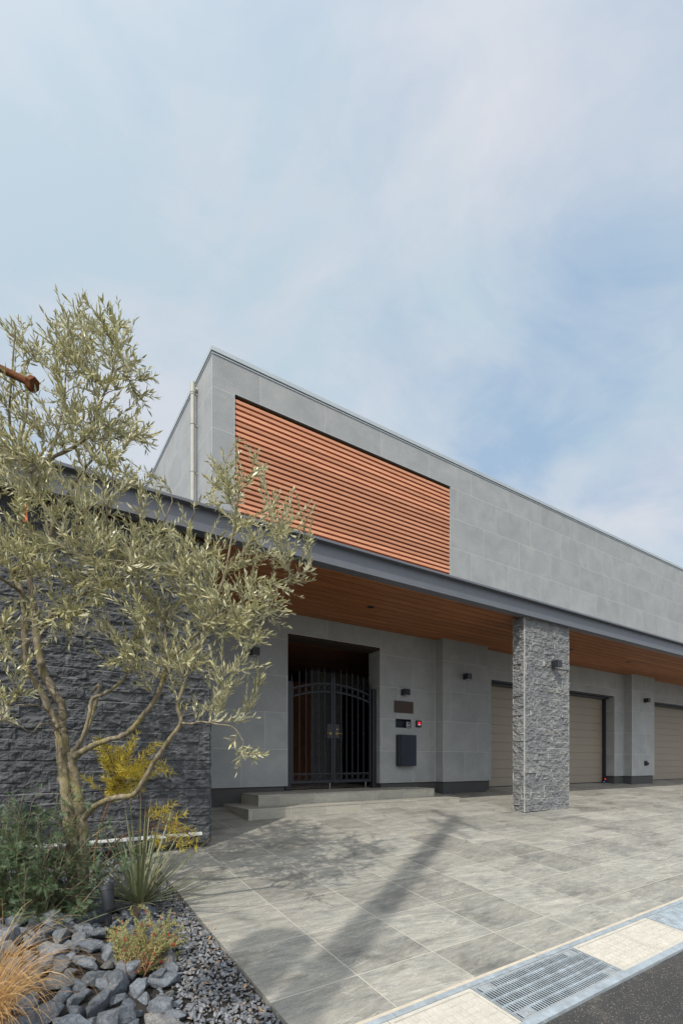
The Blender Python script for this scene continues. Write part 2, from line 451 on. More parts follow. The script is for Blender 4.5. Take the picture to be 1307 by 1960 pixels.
# ------------------------------------------------------------------ mesh helpers
class MB:
    def __init__(s):
        s.v, s.f, s.mi, s.n = [], [], [], 0

    def raw(s, V, F, mi=0):
        V = np.asarray(V, float).reshape(-1, 3)
        s.v.append(V)
        o = s.n
        for f in F:
            s.f.append([i + o for i in f])
            s.mi.append(mi)
        s.n += len(V)
        return s

    def box(s, x0, x1, y0, y1, z0, z1, mi=0):
        V = [(x, y, z) for x in (x0, x1) for y in (y0, y1) for z in (z0, z1)]
        F = [(0, 1, 3, 2), (4, 6, 7, 5), (0, 4, 5, 1), (2, 3, 7, 6), (0, 2, 6, 4), (1, 5, 7, 3)]
        return s.raw(V, F, mi)

    def quad(s, a, b, c, d, mi=0):
        return s.raw([a, b, c, d], [(0, 1, 2, 3)], mi)

    def tube(s, pts, rad, k=8, mi=0, cap=True):
        P = np.asarray(pts, float)
        m = len(P)
        R = np.full(m, rad, float) if np.isscalar(rad) else np.asarray(rad, float)
        T = np.gradient(P, axis=0)
        T /= np.linalg.norm(T, axis=1)[:, None] + 1e-12
        up = np.array((0.0, 0, 1)) if abs(T[0][2]) < 0.9 else np.array((1.0, 0, 0))
        u = np.cross(T[0], up)
        u /= np.linalg.norm(u)
        V = []
        for i in range(m):
            u = u - T[i] * (u @ T[i])
            u /= np.linalg.norm(u) + 1e-12
            w_ = np.cross(T[i], u)
            for j in range(k):
                a = 2 * PI * j / k
                V.append(P[i] + R[i] * (math.cos(a) * u + math.sin(a) * w_))
        F = [(i * k + j, i * k + (j + 1) % k, (i + 1) * k + (j + 1) % k, (i + 1) * k + j) for i in range(m - 1) for j in range(k)]
        if cap:
            F.append(tuple(range(k))[::-1])
            F.append(tuple((m - 1) * k + j for j in range(k)))
        return s.raw(V, F, mi)

    def cyl(s, c, r, h, k=20, axis='z', mi=0, r2=None):
        c = np.asarray(c, float)
        d = {'x': (1, 0, 0), 'y': (0, 1, 0), 'z': (0, 0, 1)}[axis]
        return s.tube([c, c + np.array(d) * h], [r, r if r2 is None else r2], k, mi)

    def ring(s, c, r, t, k=22, mi=0):
        """A small scroll ring lying in the XZ plane."""
        V, F = [], []
        for i in range(k):
            a = 2 * PI * i / k
            for (rr, yy) in ((r - t, -t), (r + t * 0.2, -t), (r + t * 0.2, t), (r - t, t)):
                V.append((c[0] + rr * math.cos(a), c[1] + yy, c[2] + rr * math.sin(a)))
        for i in range(k):
            j = (i + 1) % k
            for q in range(4):
                F.append((i * 4 + q, j * 4 + q, j * 4 + (q + 1) % 4, i * 4 + (q + 1) % 4))
        return s.raw(V, F, mi)

    def wall(s, x0, x1, z0, z1, yf, yb, holes=(), mi=0, hm=None):
        """A wall facing -Y with real rectangular openings (x0,x1,z0,z1[,depth])."""
        xs = sorted({x0, x1, *[h[0] for h in holes], *[h[1] for h in holes]})
        zs = sorted({z0, z1, *[h[2] for h in holes], *[h[3] for h in holes]})
        xs = [x for x in xs if x0 <= x <= x1]
        zs = [z for z in zs if z0 <= z <= z1]

        def solid(i, j):
            if i < 0 or j < 0 or i >= len(xs) - 1 or j >= len(zs) - 1:
                return False
            cx_, cz_ = (xs[i] + xs[i + 1]) / 2, (zs[j] + zs[j + 1]) / 2
            return not any(h[0] < cx_ < h[1] and h[2] < cz_ < h[3] for h in holes)
        for i in range(len(xs) - 1):
            for j in range(len(zs) - 1):
                if not solid(i, j):
                    continue
                a, b, c, d = xs[i], xs[i + 1], zs[j], zs[j + 1]
                s.quad((a, yf, c), (b, yf, c), (b, yf, d), (a, yf, d), mi)
                s.quad((a, yb, d), (b, yb, d), (b, yb, c), (a, yb, c), mi)
                if not solid(i - 1, j):
                    s.quad((a, yb, c), (a, yf, c), (a, yf, d), (a, yb, d), mi)
                if not solid(i + 1, j):
                    s.quad((b, yf, c), (b, yb, c), (b, yb, d), (b, yf, d), mi)
                if not solid(i, j - 1):
                    s.quad((a, yb, c), (b, yb, c), (b, yf, c), (a, yf, c), mi)
                if not solid(i, j + 1):
                    s.quad((a, yf, d), (b, yf, d), (b, yb, d), (a, yb, d), mi)
        return s


def link(o, parent=None):
    COL.objects.link(o)
    if parent is not None:
        o.parent = parent
    return o


def origin_of(o):
    p = np.zeros(3)
    while o is not None:
        p += np.array(o.location)
        o = o.parent
    return p


def part(name, mb, mats, parent=None, smooth=False, bevel=0.0, loc=None, sharp=None):
    V = np.concatenate(mb.v)
    me = bpy.data.meshes.new(name)
    if loc is None:
        loc = origin_of(parent) if parent is not None else None
    if parent is None and loc is None:
        lo, hi = V.min(0), V.max(0)
        loc = np.array(((lo[0] + hi[0]) / 2, (lo[1] + hi[1]) / 2, lo[2]))
    me.from_pydata((V - loc).tolist(), [], mb.f)
    mats = mats if isinstance(mats, (list, tuple)) else [mats]
    for m_ in mats:
        me.materials.append(m_)
    npol = len(me.polygons)
    if len(mats) > 1:
        me.polygons.foreach_set('material_index', mb.mi)
    # metric box projection as UVs
    uvl = me.uv_layers.new(name='UVMap')
    nl = len(me.loops)
    li = np.empty(nl, np.int32)
    me.loops.foreach_get('vertex_index', li)
    nr = np.empty(npol * 3, np.float32)
    me.polygons.foreach_get('normal', nr)
    tot = np.empty(npol, np.int32)
    me.polygons.foreach_get('loop_total', tot)
    nr = np.abs(np.repeat(nr.reshape(-1, 3), tot, axis=0))
    P = V[li]
    ax = nr.argmax(1)
    uv = np.where((ax == 0)[:, None], P[:, [1, 2]], np.where((ax == 1)[:, None], P[:, [0, 2]], P[:, [0, 1]]))
    uvl.data.foreach_set('uv', uv.astype(np.float32).ravel())
    if smooth:
        me.polygons.foreach_set('use_smooth', np.ones(npol, bool))
    me.update()
    o = bpy.data.objects.new(name, me)
    if parent is None:
        o.location = loc
    else:
        o.location = loc - origin_of(parent)
    if bevel:
        md = o.modifiers.new('edge', 'BEVEL')
        md.width = bevel
        md.segments = 2
        md.limit_method = 'ANGLE'
    if sharp:
        try:
            me.set_sharp_from_angle(angle=math.radians(sharp))
        except Exception:
            pass
    return link(o, parent)


def tag(o, label=None, cat=None, group=None, kind=None):
    if label:
        o['label'] = label
    if cat:
        o['category'] = cat
    if group:
        o['group'] = group
    if kind:
        o['kind'] = kind
    return o


def thing(name, label, cat, loc, group=None):
    o = bpy.data.objects.new(name, None)
    o.empty_display_size = 0.2
    o.location = loc
    link(o)
    return tag(o, label, cat, group)


def copy_thing(o, loc, label, group=None, rot=None):
    c = o.copy()
    link(c)
    c.location = loc
    c['label'] = label
    if group:
        c['group'] = group
    if rot is not None:
        c.rotation_euler = rot
    for ch in list(o.children):
        d = ch.copy()
        link(d, c)
        for g in list(ch.children):
            e_ = g.copy()
            link(e_, d)
    return c


# value noise for carved stone
def hsh(ix, iy, seed):
    h = (ix.astype(np.int64) * 374761393 + iy.astype(np.int64) * 668265263 + seed * 974634777) & 0xFFFFFFFF
    h = ((h ^ (h >> 13)) * 1274126177) & 0xFFFFFFFF
    h = h ^ (h >> 16)
    return (h & 0xFFFF) / 65535.0


def vnoise(x, y, seed):
    ix, iy = np.floor(x), np.floor(y)
    fx, fy = x - ix, y - iy
    fx, fy = fx * fx * (3 - 2 * fx), fy * fy * (3 - 2 * fy)
    a, b_, c, d = (hsh(ix, iy, seed), hsh(ix + 1, iy, seed), hsh(ix, iy + 1, seed), hsh(ix + 1, iy + 1, seed))
    return (a * (1 - fx) + b_ * fx) * (1 - fy) + (c * (1 - fx) + d * fx) * fy


def fbm(x, y, seed, octv=4, gain=0.55):
    t, a, n_ = 0.0, 1.0, 0.0
    for k in range(octv):
        t = t + a * vnoise(x * 2 ** k, y * 2 ** k, seed + k * 17)
        n_ += a
        a *= gain
    return t / n_


def ridged(x, y, seed, octv=3):
    t, a, n_ = 0.0, 1.0, 0.0
    for k in range(octv):
        t = t + a * (1 - np.abs(2 * vnoise(x * 2 ** k, y * 2 ** k, seed + k * 31) - 1))
        n_ += a
        a *= 0.5
    return t / n_


def split_face(w_, h_, res, course, mean, amp, seed, ext_ends=True):
    """Heights of a split-face veneer: courses of blocks, each broken differently."""
    r = np.random.default_rng(seed)
    nx, ny = int(w_ / res) + 1, int(h_ / res) + 1
    x = np.linspace(0, w_, nx)
    y = np.linspace(0, h_, ny)
    X, Y = np.meshgrid(x, y)
    row = np.floor(Y / course).astype(int)
    bid = np.zeros_like(row)
    dj = np.minimum(Y - row * course, (row + 1) * course - Y)
    nrow = row.max() + 1
    gx = np.zeros_like(X)
    for k in range(nrow):
        cuts = [-r.uniform(0, mean)]
        while cuts[-1] < w_:
            cuts.append(cuts[-1] + mean * r.uniform(0.55, 1.6))
        cuts = np.array(cuts)
        sel = row == k
        idx = np.searchsorted(cuts, X[sel], side='right') - 1
        bid[sel] = idx + k * 97
        lo, hi = cuts[idx], cuts[np.minimum(idx + 1, len(cuts) - 1)]
        dj[sel] = np.minimum(dj[sel], np.minimum(X[sel] - lo, hi - X[sel]) + 0.004)
        gx[sel] = (X[sel] - (lo + hi) / 2)
    gy = Y - (row + 0.5) * course
    b_ = bid
    r1, r2, r3 = hsh(b_, b_ * 0 + 3, seed), hsh(b_, b_ * 0 + 5, seed), hsh(b_, b_ * 0 + 9, seed)
    ox = b_ * 3.17
    f1 = fbm(X * 10 + ox, Y * 14 + ox, seed, 4, 0.55)
    f2 = ridged(X * 14 + ox * 1.7, Y * 18 + ox, seed + 5, 3)
    f3 = np.floor(fbm(X * 6 + ox, Y * 8 + ox, seed + 50, 3) * 7) / 7      # conchoidal steps
    f4 = fbm(X * 30 + ox, Y * 38 + ox, seed + 70, 3)
    hgt = amp * (0.48 + 0.45 * (r1 - 0.5) + (r2 - 0.5) * gx * 3.0 + (r3 - 0.4) * gy * 3.0 + 1.1 * (f1 - 0.5) + 0.8 * (f2 - 0.5) + 1.0 * (f3 - 0.45) + 0.55 * (f4 - 0.5))
    hgt = np.maximum(hgt, amp * 0.05)
    e_ = np.clip(dj / 0.008, 0, 1)
    hgt = hgt * (0.45 + 0.55 * e_ * (2 - e_))
    edge = np.clip(np.minimum(X, w_ - X) / 0.018, 0, 1)
    hgt *= edge
    vert = np.minimum(Y - row * course, (row + 1) * course - Y) > res * 0.6
    mort = (dj < res * 0.62 + 0.004 * vert) & (fbm(X * 6, Y * 6, seed + 90, 2) > np.where(vert, 0.46, 0.66))
    return X, Y, hgt, mort


def panel(mb, fn, X, Y, H, mort, mi=0):
    """fn(x, y, h) -> world points"""
    ny, nx = X.shape
    V = fn(X.ravel(), Y.ravel(), H.ravel())
    idx = np.arange(nx * ny).reshape(ny, nx)
    F = np.stack([idx[:-1, :-1], idx[:-1, 1:], idx[1:, 1:], idx[1:, :-1]], -1).reshape(-1, 4)
    mb.raw(V, F.tolist(), mi)
    # pale mortar shows in some of the joints
    q = mort[:-1, :-1].ravel()
    for k in np.nonzero(q)[0]:
        mb.mi[len(mb.mi) - len(q) + k] = 1


# ------------------------------------------------------------------ ground
GS, GSX, GSY = 1.5476, 0.0183, 0.1103


def plane_z(x, y):
    return -GS + GSX * x + GSY * y


def ground_z(x, y):
    x, y = np.asarray(x, float), np.asarray(y, float)
    a = plane_z(x, y)
    b_ = -0.645 + 0.095 * (y - 7.05)
    k = 0.05
    h = np.clip(0.5 + 0.5 * (b_ - a) / k, 0, 1)
    return b_ * (1 - h) + a * h - k * h * (1 - h)


def drain_y(x, t):
    """line t of the gutter at x; the gutter runs very slightly askew"""
    return t + 0.0095 * (np.asarray(x, float) - 2.2)


def sheet(mb, xs, ys, zf, mi=0, yf=None):
    X, Y = np.meshgrid(xs, ys)
    if yf is not None:
        Y = yf(X, Y)
    Z = zf(X, Y)
    idx = np.arange(X.size).reshape(X.shape)
    F = np.stack([idx[:-1, :-1], idx[:-1, 1:], idx[1:, 1:], idx[1:, :-1]], -1).reshape(-1, 4)
    mb.raw(np.stack([X.ravel(), Y.ravel(), Z.ravel()], 1), F.tolist(), mi)


EDGE = 1.12
mb = MB()
xs = np.concatenate([np.arange(EDGE, 14, 0.24), np.arange(14, 42, 1.0)])
yl = np.linspace(0, 1, 26)
sheet(mb, xs, yl, ground_z, 0, lambda X, t: drain_y(X, 2.012) * (1 - t) + 7.9 * t)
sheet(mb, np.linspace(-4, EDGE, 12), np.linspace(5.62, 7.9, 12), ground_z)
sheet(mb, np.linspace(2.9, 6.4, 8), np.linspace(7.9, 12.0, 6), lambda X, Y: X * 0 - 0.5)
# the sawn edge of the slabs along the planting bed
ye = np.linspace(2.0, 5.6, 30)
for a, b_ in zip(ye[:-1], ye[1:]):
    za, zb = float(ground_z(EDGE, a)), float(ground_z(EDGE, b_))
    mb.quad((EDGE, b_, zb), (EDGE, b_, zb - 0.09), (EDGE, a, za - 0.09), (EDGE, a, za))
tag(part('driveway', mb, M['paving'], smooth=False), 'grey quartzite slab driveway rising to the house', 'driveway', kind='structure')

mb = MB()
sheet(mb, np.linspace(EDGE - 1.0, 42, 60), np.array([1.992, 2.016]), lambda X, Y: plane_z(X, Y) + 0.003, 0, drain_y)
tag(part('mortar_joint', mb, M['mortar']), 'pale mortar line between paving and gutter', 'mortar joint', kind='structure')

mb = MB()
sheet(mb, np.concatenate([np.linspace(-12, 0, 8), np.linspace(0.3, 6, 90), np.linspace(6.5, 42, 30)]),
      np.concatenate([np.linspace(-4.0, 0.6, 8), np.linspace(0.8, 1.548, 16)]),
      lambda X, Y: plane_z(X, Y) - 0.012 + 0.012 * (fbm(X * 5, Y * 5, 3, 4) - 0.5), 0, drain_y)
tag(part('road', mb, M['asphalt'], smooth=True), 'worn dark asphalt road at the foot of the drive', 'road', kind='structure')

mb = MB()
sheet(mb, np.linspace(-900, 900, 41), np.linspace(-900, 900, 41), lambda X, Y: X * 0 - 2.6)
tag(part('ground', mb, M['earth']), 'wide plain earth around the plot', 'ground', kind='structure')

mb = MB()


def soil_z(x, y):
    return plane_z(x, y) - 0.035 + 0.05 * np.clip(0.75 - x, 0, 1)


sheet(mb, np.linspace(-5, EDGE - 0.004, 50), np.linspace(1.4, 5.45, 50), lambda X, Y: soil_z(X, Y) + 0.03 * (fbm(X * 4, Y * 4, 8) - 0.5))
tag(part('planting_bed', mb, M['soil'], smooth=True), 'dark soil of the planting bed under the stones', 'planting bed', kind='structure')

# ------------------------------------------------------------------ gutter: steel edges, blocks, grate
def skew(mb, tilt=0.0):
    """lay a flat build (x, y, height) onto the sloping gutter line"""
    for V in mb.v:
        V[:, 1] = drain_y(V[:, 0], V[:, 1])
        V[:, 2] = plane_z(V[:, 0], V[:, 1]) + V[:, 2]
    return mb


for (t0, t1, lb) in ((1.955, 1.990, 'galvanised steel edge strip between paving slabs and gutter'),
                     (1.550, 1.598, 'galvanised steel edge strip between gutter and asphalt')):
    mb = MB()
    cuts = [-3.0, 0.2, 1.62, 4.02, 6.4, 10, 14, 20, 30, 42] if t0 > 1.8 else [-3.0, 1.4, 3.80, 6.2, 10, 14, 20, 30, 42]
    for a, b_ in zip(cuts[:-1], cuts[1:]):
        n_ = max(1, int((b_ - a) / 0.4))
        for k in range(n_):
            xa, xb = a + (b_ - a) * k / n_, a + (b_ - a) * (k + 1) / n_
            mb.box(xa + (0.004 if k == 0 else 0), xb, t0, t1, -0.03, 0.006)
    tag(part('steel_edging', skew(mb), M['galv']), lb, 'steel edging', 'steel edge strips of the gutter')

mb = MB()
mb.box(-3, 42, 1.60, 1.953, -0.36, -0.30)
mb.box(-3, 42, 1.596, 1.60, -0.30, -0.05)
mb.box(-3, 42, 1.953, 1.956, -0.30, -0.05)
tag(part('gutter_bed', skew(mb), M['black']), 'dark bottom of the gutter seen through the grate', 'gutter', kind='structure')


def cover_block(x0, x1, lb):
    mb = MB()
    mb.box(x0 + 0.003, x1 - 0.003, 1.602, 1.952, -0.06, -0.0045, 1)
    for (a, b_, c, d) in ((x0 + 0.003, x1 - 0.003, 1.602, 1.624), (x0 + 0.003, x1 - 0.003, 1.930, 1.952), (x0 + 0.003, x0 + 0.022, 1.6245, 1.9295), (x1 - 0.022, x1 - 0.003, 1.6245, 1.9295)):
        mb.box(a, b_, c, d, -0.0044, 0.001)
    nx_, ny_ = max(2, int(round((x1 - x0 - 0.05) / 0.052))), 6
    gx_, gy_ = (x1 - x0 - 0.05) / nx_, 0.30 / ny_
    for i in range(nx_):
        for j in range(ny_):
            cx_, cy_ = x0 + 0.025 + (i + 0.5) * gx_, 1.627 + (j + 0.5) * gy_
            a, c = gx_ * 0.42, gy_ * 0.42
            V = [(cx_ - a, cy_ - c, -0.005), (cx_ + a, cy_ - c, -0.005), (cx_ + a, cy_ + c, -0.005), (cx_ - a, cy_ + c, -0.005)]
            a, c = a * 0.8, c * 0.8
            V += [(cx_ - a, cy_ - c, 0.0015), (cx_ + a, cy_ - c, 0.0015), (cx_ + a, cy_ + c, 0.0015), (cx_ - a, cy_ + c, 0.0015)]
            mb.raw(V, [(0, 1, 5, 4), (1, 2, 6, 5), (2, 3, 7, 6), (3, 0, 4, 7), (4, 5, 6, 7)])
    return tag(part('gutter_cover', skew(mb), [M['concrete'], M['groove']], bevel=0.0), lb, 'gutter cover', 'beige gutter covers with raised studs')


cover_block(0.9, 1.56, 'beige studded gutter cover at the corner of the planting bed')
cover_block(1.56, 2.165, 'beige studded gutter cover on the near side of the long steel grate')
cover_block(3.185, 3.72, 'beige studded gutter cover just beyond the long steel grate')
cover_block(3.72, 4.215, 'beige studded gutter cover beside the chequered steel plate')


def grate(x0, x1, name, lb):
    t = thing(name, lb, 'drain grate', ((x0 + x1) / 2, 1.78, float(plane_z((x0 + x1) / 2, 1.78)) - 0.05))
    mb = MB()
    mb.box(x0, x1, 1.938, 1.952, -0.05, 0.002)
    mb.box(x0, x1, 1.602, 1.616, -0.05, 0.002)
    mb.box(x0, x0 + 0.008, 1.616, 1.938, -0.05, 0.002)
    mb.box(x1 - 0.008, x1, 1.616, 1.938, -0.05, 0.002)
    part('frame', skew(mb), M['galv_dark'], t)
    mb = MB()
    n_ = int((x1 - x0) / 0.0205)
    for k in range(1, n_):
        x = x0 + (x1 - x0) * k / n_
        mb.box(x - 0.0042, x + 0.0042, 1.616, 1.938, -0.003, 0.0)
        mb.box(x - 0.0012, x + 0.0012, 1.616, 1.938, -0.035, -0.0031, 1)
    part('bars', skew(mb), [M['galv'], M['grime']], t)['kind'] = 'stuff'
    for y in (1.672, 1.738, 1.806, 1.880):
        mb = MB()
        mb.box(x0 + 0.008, x1 - 0.008, y - 0.004, y + 0.004, -0.012, 0.003)
        part('cross_rod', skew(mb), M['galv'], t)
    for (x, y) in ((x0 + 0.09, 1.907), (x0 + 0.09, 1.645), (x1 - 0.09, 1.907), (x1 - 0.09, 1.645)):
        mb = MB()
        mb.box(x - 0.045, x + 0.045, y - 0.024, y + 0.024, -0.014, 0.0015)
        mb.box(x - 0.05, x + 0.05, y - 0.029, y - 0.024, -0.014, 0.006)
        mb.box(x - 0.05, x + 0.05, y + 0.024, y + 0.029, -0.014, 0.006)
        mb.cyl((x, y, 0.0015), 0.008, 0.004, 8)
        part('fixing_clip', skew(mb), M['galv_dark'], t)
    return t


grate(2.168, 3.182, 'drain_grate', 'long galvanised steel drain grate between beige gutter covers')
t = thing('steel_plate_cover', 'chequered steel plate gutter cover at the right edge', 'gutter cover', (5.2, 1.8, float(plane_z(5.2, 1.8)) - 0.02))
mb = MB()
for k in range(4):
    mb.box(4.225 + k * 0.5 + 0.004, 4.225 + (k + 1) * 0.5, 1.602, 1.952, -0.02, 0.0)
    for i in range(18):
        for j in range(12):
            x, y = 4.225 + k * 0.5 + 0.02 + i * 0.0265, 1.62 + j * 0.028
            s_ = 0.009
            mb.box(x - (s_ if (i + j) % 2 else 0.003), x + (s_ if (i + j) % 2 else 0.003), y - (0.003 if (i + j) % 2 else s_), y + (0.003 if (i + j) % 2 else s_), -0.004, 0.0025)
part('plate', skew(mb), M['galv'], t)
mb = MB()
mb.box(4.27, 4.36, 1.89, 1.935, -0.01, 0.003)
mb.box(4.262, 4.368, 1.885, 1.89, -0.01, 0.008)
part('fixing_clip', skew(mb), M['galv_dark'], t)
for k, (a, b_) in enumerate(((6.23, 6.8), (6.8, 7.4), (7.4, 8.0), (8.0, 8.6))):
    cover_block(a, b_, 'beige studded gutter cover far along the road beyond the steel plate')

# ------------------------------------------------------------------ house
house = thing('house', 'grey tiled house with terracotta slat screen over a deep canopy', 'house', (9, 9, -0.65))
YU, YW, YP = 7.10, 7.27, 7.05
XL, XR = 2.42, 26.0
# upper storey
mb = MB()
mb.wall(XL, XR, 2.70, 5.985, YU, YU + 0.30, [(2.766, 7.307, 3.45, 5.53)])
mb.box(XL, XL + 0.3, YU + 0.302, 15.0, 2.70, 5.985)
mb.box(XL + 0.302, XR, 14.7, 15.0, 2.70, 5.985)
mb.box(XL + 0.31, XR, YU + 0.32, 14.69, 5.70, 5.78)
part('upper_wall', mb, M['tile_upper'], house)
mb = MB()
e_ = 0.022
for (x0, x1, y0, y1, z0, z1) in ((XL - e_, XR, YU - e_, YU + 0.32, 6.018, 6.08), (XL - e_, XL + 0.32, YU + 0.322, 15.02, 6.018, 6.08),
                                 (XL - e_ * 0.45, XR, YU - e_ * 0.45, YU + 0.31, 5.986, 6.004), (XL - e_ * 0.45, XL + 0.31, YU + 0.312, 15.0, 5.986, 6.004)):
    mb.box(x0, x1, y0, y1, z0, z1)
mb.box(XL + 0.01, XR, YU + 0.01, YU + 0.3, 6.004, 6.018)
mb.box(XL + 0.01, XL + 0.3, YU + 0.302, 15.0, 6.004, 6.018)
part('coping', mb, M['coping'], house)
# slat screen in its opening
mb = MB()
z = 5.468
while z > 3.46:
    mb.raw([(x, y, zz) for x in (2.772, 7.300) for (y, zz) in ((YU + 0.016, z), (YU + 0.016, z - 0.046), (YU + 0.10, z - 0.042), (YU + 0.10, z - 0.006))],
           [(0, 1, 2, 3), (7, 6, 5, 4), (0, 4, 5, 1), (1, 5, 6, 2), (2, 6, 7, 3), (3, 7, 4, 0)])
    z -= 0.0815
scr = part('slat_screen', mb, M['terracotta'], house)
mb = MB()
mb.box(2.77, 7.303, YU + 0.115, YU + 0.13, 3.452, 5.527)
part('backing', mb, M['void'], scr)
mb = MB()
mb.box(2.768, 7.305, YU + 0.012, YU + 0.112, 5.515, 5.528)
part('frame', mb, M['reveal'], scr)
mb = MB()
mb.box(2.760, 7.313, YU - 0.003, YU + 0.006, 5.526, 5.534)
mb.box(2.760, 2.768, YU - 0.003, YU + 0.006, 3.45, 5.5255)
mb.box(7.305, 7.311, YU - 0.003, YU + 0.006, 3.45, 5.5255)
mb.box(XL - 0.003, XL + 0.005, YU - 0.003, YU + 0.005, 2.7, 5.984)
part('corner_bead', mb, M['coping'], house)
# downpipe on the side wall
mb = MB()
PX, PY = XL - 0.075, 7.79
mb.cyl((PX, PY, 2.72), 0.036, 3.18, 16)
for zz in (5.77, 5.30, 4.55, 3.8, 3.05):
    mb.cyl((PX, PY, zz), 0.042, 0.012, 16)
mb.cyl((PX, PY, 5.80), 0.041, 0.16, 16)
dp = part('downpipe', mb, M['pipe'], house, smooth=True, sharp=40)
for zz in (5.78, 5.28, 4.53, 3.78, 3.03):
    mb = MB()
    mb.box(PX + 0.03, XL - 0.001, PY - 0.012, PY + 0.012, zz, zz + 0.02)
    part('bracket', mb, M['pipe'], dp)
mb = MB()
mb.tube([(PX, PY, 5.86), (XL + 0.02, PY, 5.86)], 0.036, 14)
part('outlet', mb, M['pipe'], dp, smooth=True, sharp=40)

# canopy
mb = MB()
CL = -7.0
mb.box(CL, XR, 5.08, 5.23, 2.655, 2.672)
mb.box(CL, XR, 5.148, 5.166, 2.404, 2.655)
mb.box(CL, XR, 5.08, 5.23, 2.388, 2.404)
mb.box(CL, XR, 5.074, 5.080, 2.650, 2.678)
bm_ = part('canopy_beam', mb, M['beam'], house)
mb = MB()
mb.box(CL, XR, 5.232, YU - 0.002, 2.55, 2.665)
mb.box(CL, XL - 0.01, YU, 12.0, 2.55, 2.665)
part('canopy_roof', mb, M['beam'], house)
mb = MB()
y = 5.236
rr = random.Random(3)
while y < YW + 0.14:
    w_ = 0.155
    x = CL
    while x < XR:
        L_ = rr.uniform(2.6, 3.9)
        x1 = min(XR, x + L_)
        mb.box(x, x1 - 0.002, y, y + w_, 2.438, 2.456)
        x = x1
    y += w_ + 0.015
part('soffit_boards', mb, M['soffit'], house)
mb = MB()
mb.box(CL, XR, 5.234, 7.44, 2.462, 2.475)
part('soffit_backing', mb, M['void'], house)

# ground floor walls behind the canopy
WB = -0.404
mb = MB()
holes = [(3.747, 5.651, WB, 2.11), (6.026, 6.412, 0.642, 0.811)]
mb.wall(-4.0, 7.1, WB, 2.437, YW, YW + 0.34, holes)
part('entrance_wall', mb, M['tile_lower'], house)
mb = MB()
mb.wall(8.37, 14.34, WB, 2.437, YW, YW + 0.33, [(8.74, 13.83, WB, 1.808)])
mb.wall(15.58, XR, WB, 2.437, YW, YW + 0.33, [(15.98, 21.1, WB, 1.808)])
part('garage_wall', mb, M['tile_lower'], house)
for (x0, x1, lb) in ((7.06, 8.37, 'tiled pier right of the entrance'), (14.323, 15.602, 'tiled pier between the two garage doors'), (21.6, 22.9, 'far tiled pier past the second garage door')):
    mb = MB()
    mb.box(x0, x1, YP, YW - 0.001, WB, 2.436)
    tag(part('tiled_pier', mb, M['tile_lower'], house), lb)
# pale corner beads of the tiling
mb = MB()
for (x, y) in ((7.06, YP), (14.323, YP), (13.83, YW)):
    mb.box(x - 0.003, x + 0.005, y - 0.003, y + 0.005, WB, 2.43 if x != 13.83 else 1.806)
for x in (7.055, 14.318):
    mb.box(x - 0.008, x - 0.001, YW - 0.004, YW - 0.0005, WB, 2.43)
for (x0, x1, zz) in ((3.747, 5.651, 2.11), (8.74, 13.83, 1.808), (15.98, 21.1, 1.808)):
    mb.box(x0, x1, YW - 0.003, YW + 0.005, zz - 0.004, zz + 0.004)
part('corner_bead', mb, M['sawn'], house)
# plinth
mb = MB()
for (x0, x1, y0, y1) in ((-4.0, 3.70, YW + 0.03, YW + 0.3), (5.70, 7.09, YW + 0.03, YW + 0.3), (7.09, 8.34, YP + 0.03, YW + 0.2), (8.345, 8.70, YW + 0.03, YW + 0.3),
                         (13.87, 14.35, YW + 0.03, YW + 0.3), (14.355, 15.572, YP + 0.03, YW + 0.2), (15.575, 15.94, YW + 0.03, YW + 0.3), (21.14, 26, YW + 0.03, YW + 0.3)):
    mb = MB()
    mb.box(x0, x1, y0, y1, -0.9, WB - 0.004)
    part('plinth', mb, M['plinth'], house)


def garage(x0, x1, lb):
    yd = 7.595
    mb = MB()
    z = -0.575
    ph = 0.2035
    while z < 1.80:
        mb.box(x0 - 0.05, x1 + 0.0, yd, yd + 0.03, z + 0.003, min(z + ph - 0.003, 1.95))
        z += ph
    mb.box(x0 - 0.05, x1, yd + 0.012, yd + 0.028, -0.58, 1.94)
    d = part('garage_door', mb, M['garage'], house, bevel=0.002)
    tag(d, lb)
    mb = MB()
    mb.box(x0 - 0.05, x1, yd - 0.004, yd + 0.03, -0.60, -0.576)
    part('bottom_seal', mb, M['black'], d)
    mb = MB()
    mb.box(x1 - 0.05, x1 - 0.002, yd - 0.09, yd - 0.006, -0.62, 1.80)
    mb.box(x0 + 0.002, x0 + 0.05, yd - 0.09, yd - 0.006, -0.62, 1.80)
    mb.box(x0, x1 - 0.002, yd - 0.17, yd - 0.006, 1.735, 1.80)
    mb.box(x0, x1 + 0.11, YW + 0.05, YW + 0.075, 1.772, 1.803)
    part('door_frame', mb, M['black'], d)


garage(8.74, 13.83, 'wide taupe garage door behind the stone pillar')
garage(15.98, 21.1, 'taupe garage door at the right edge')
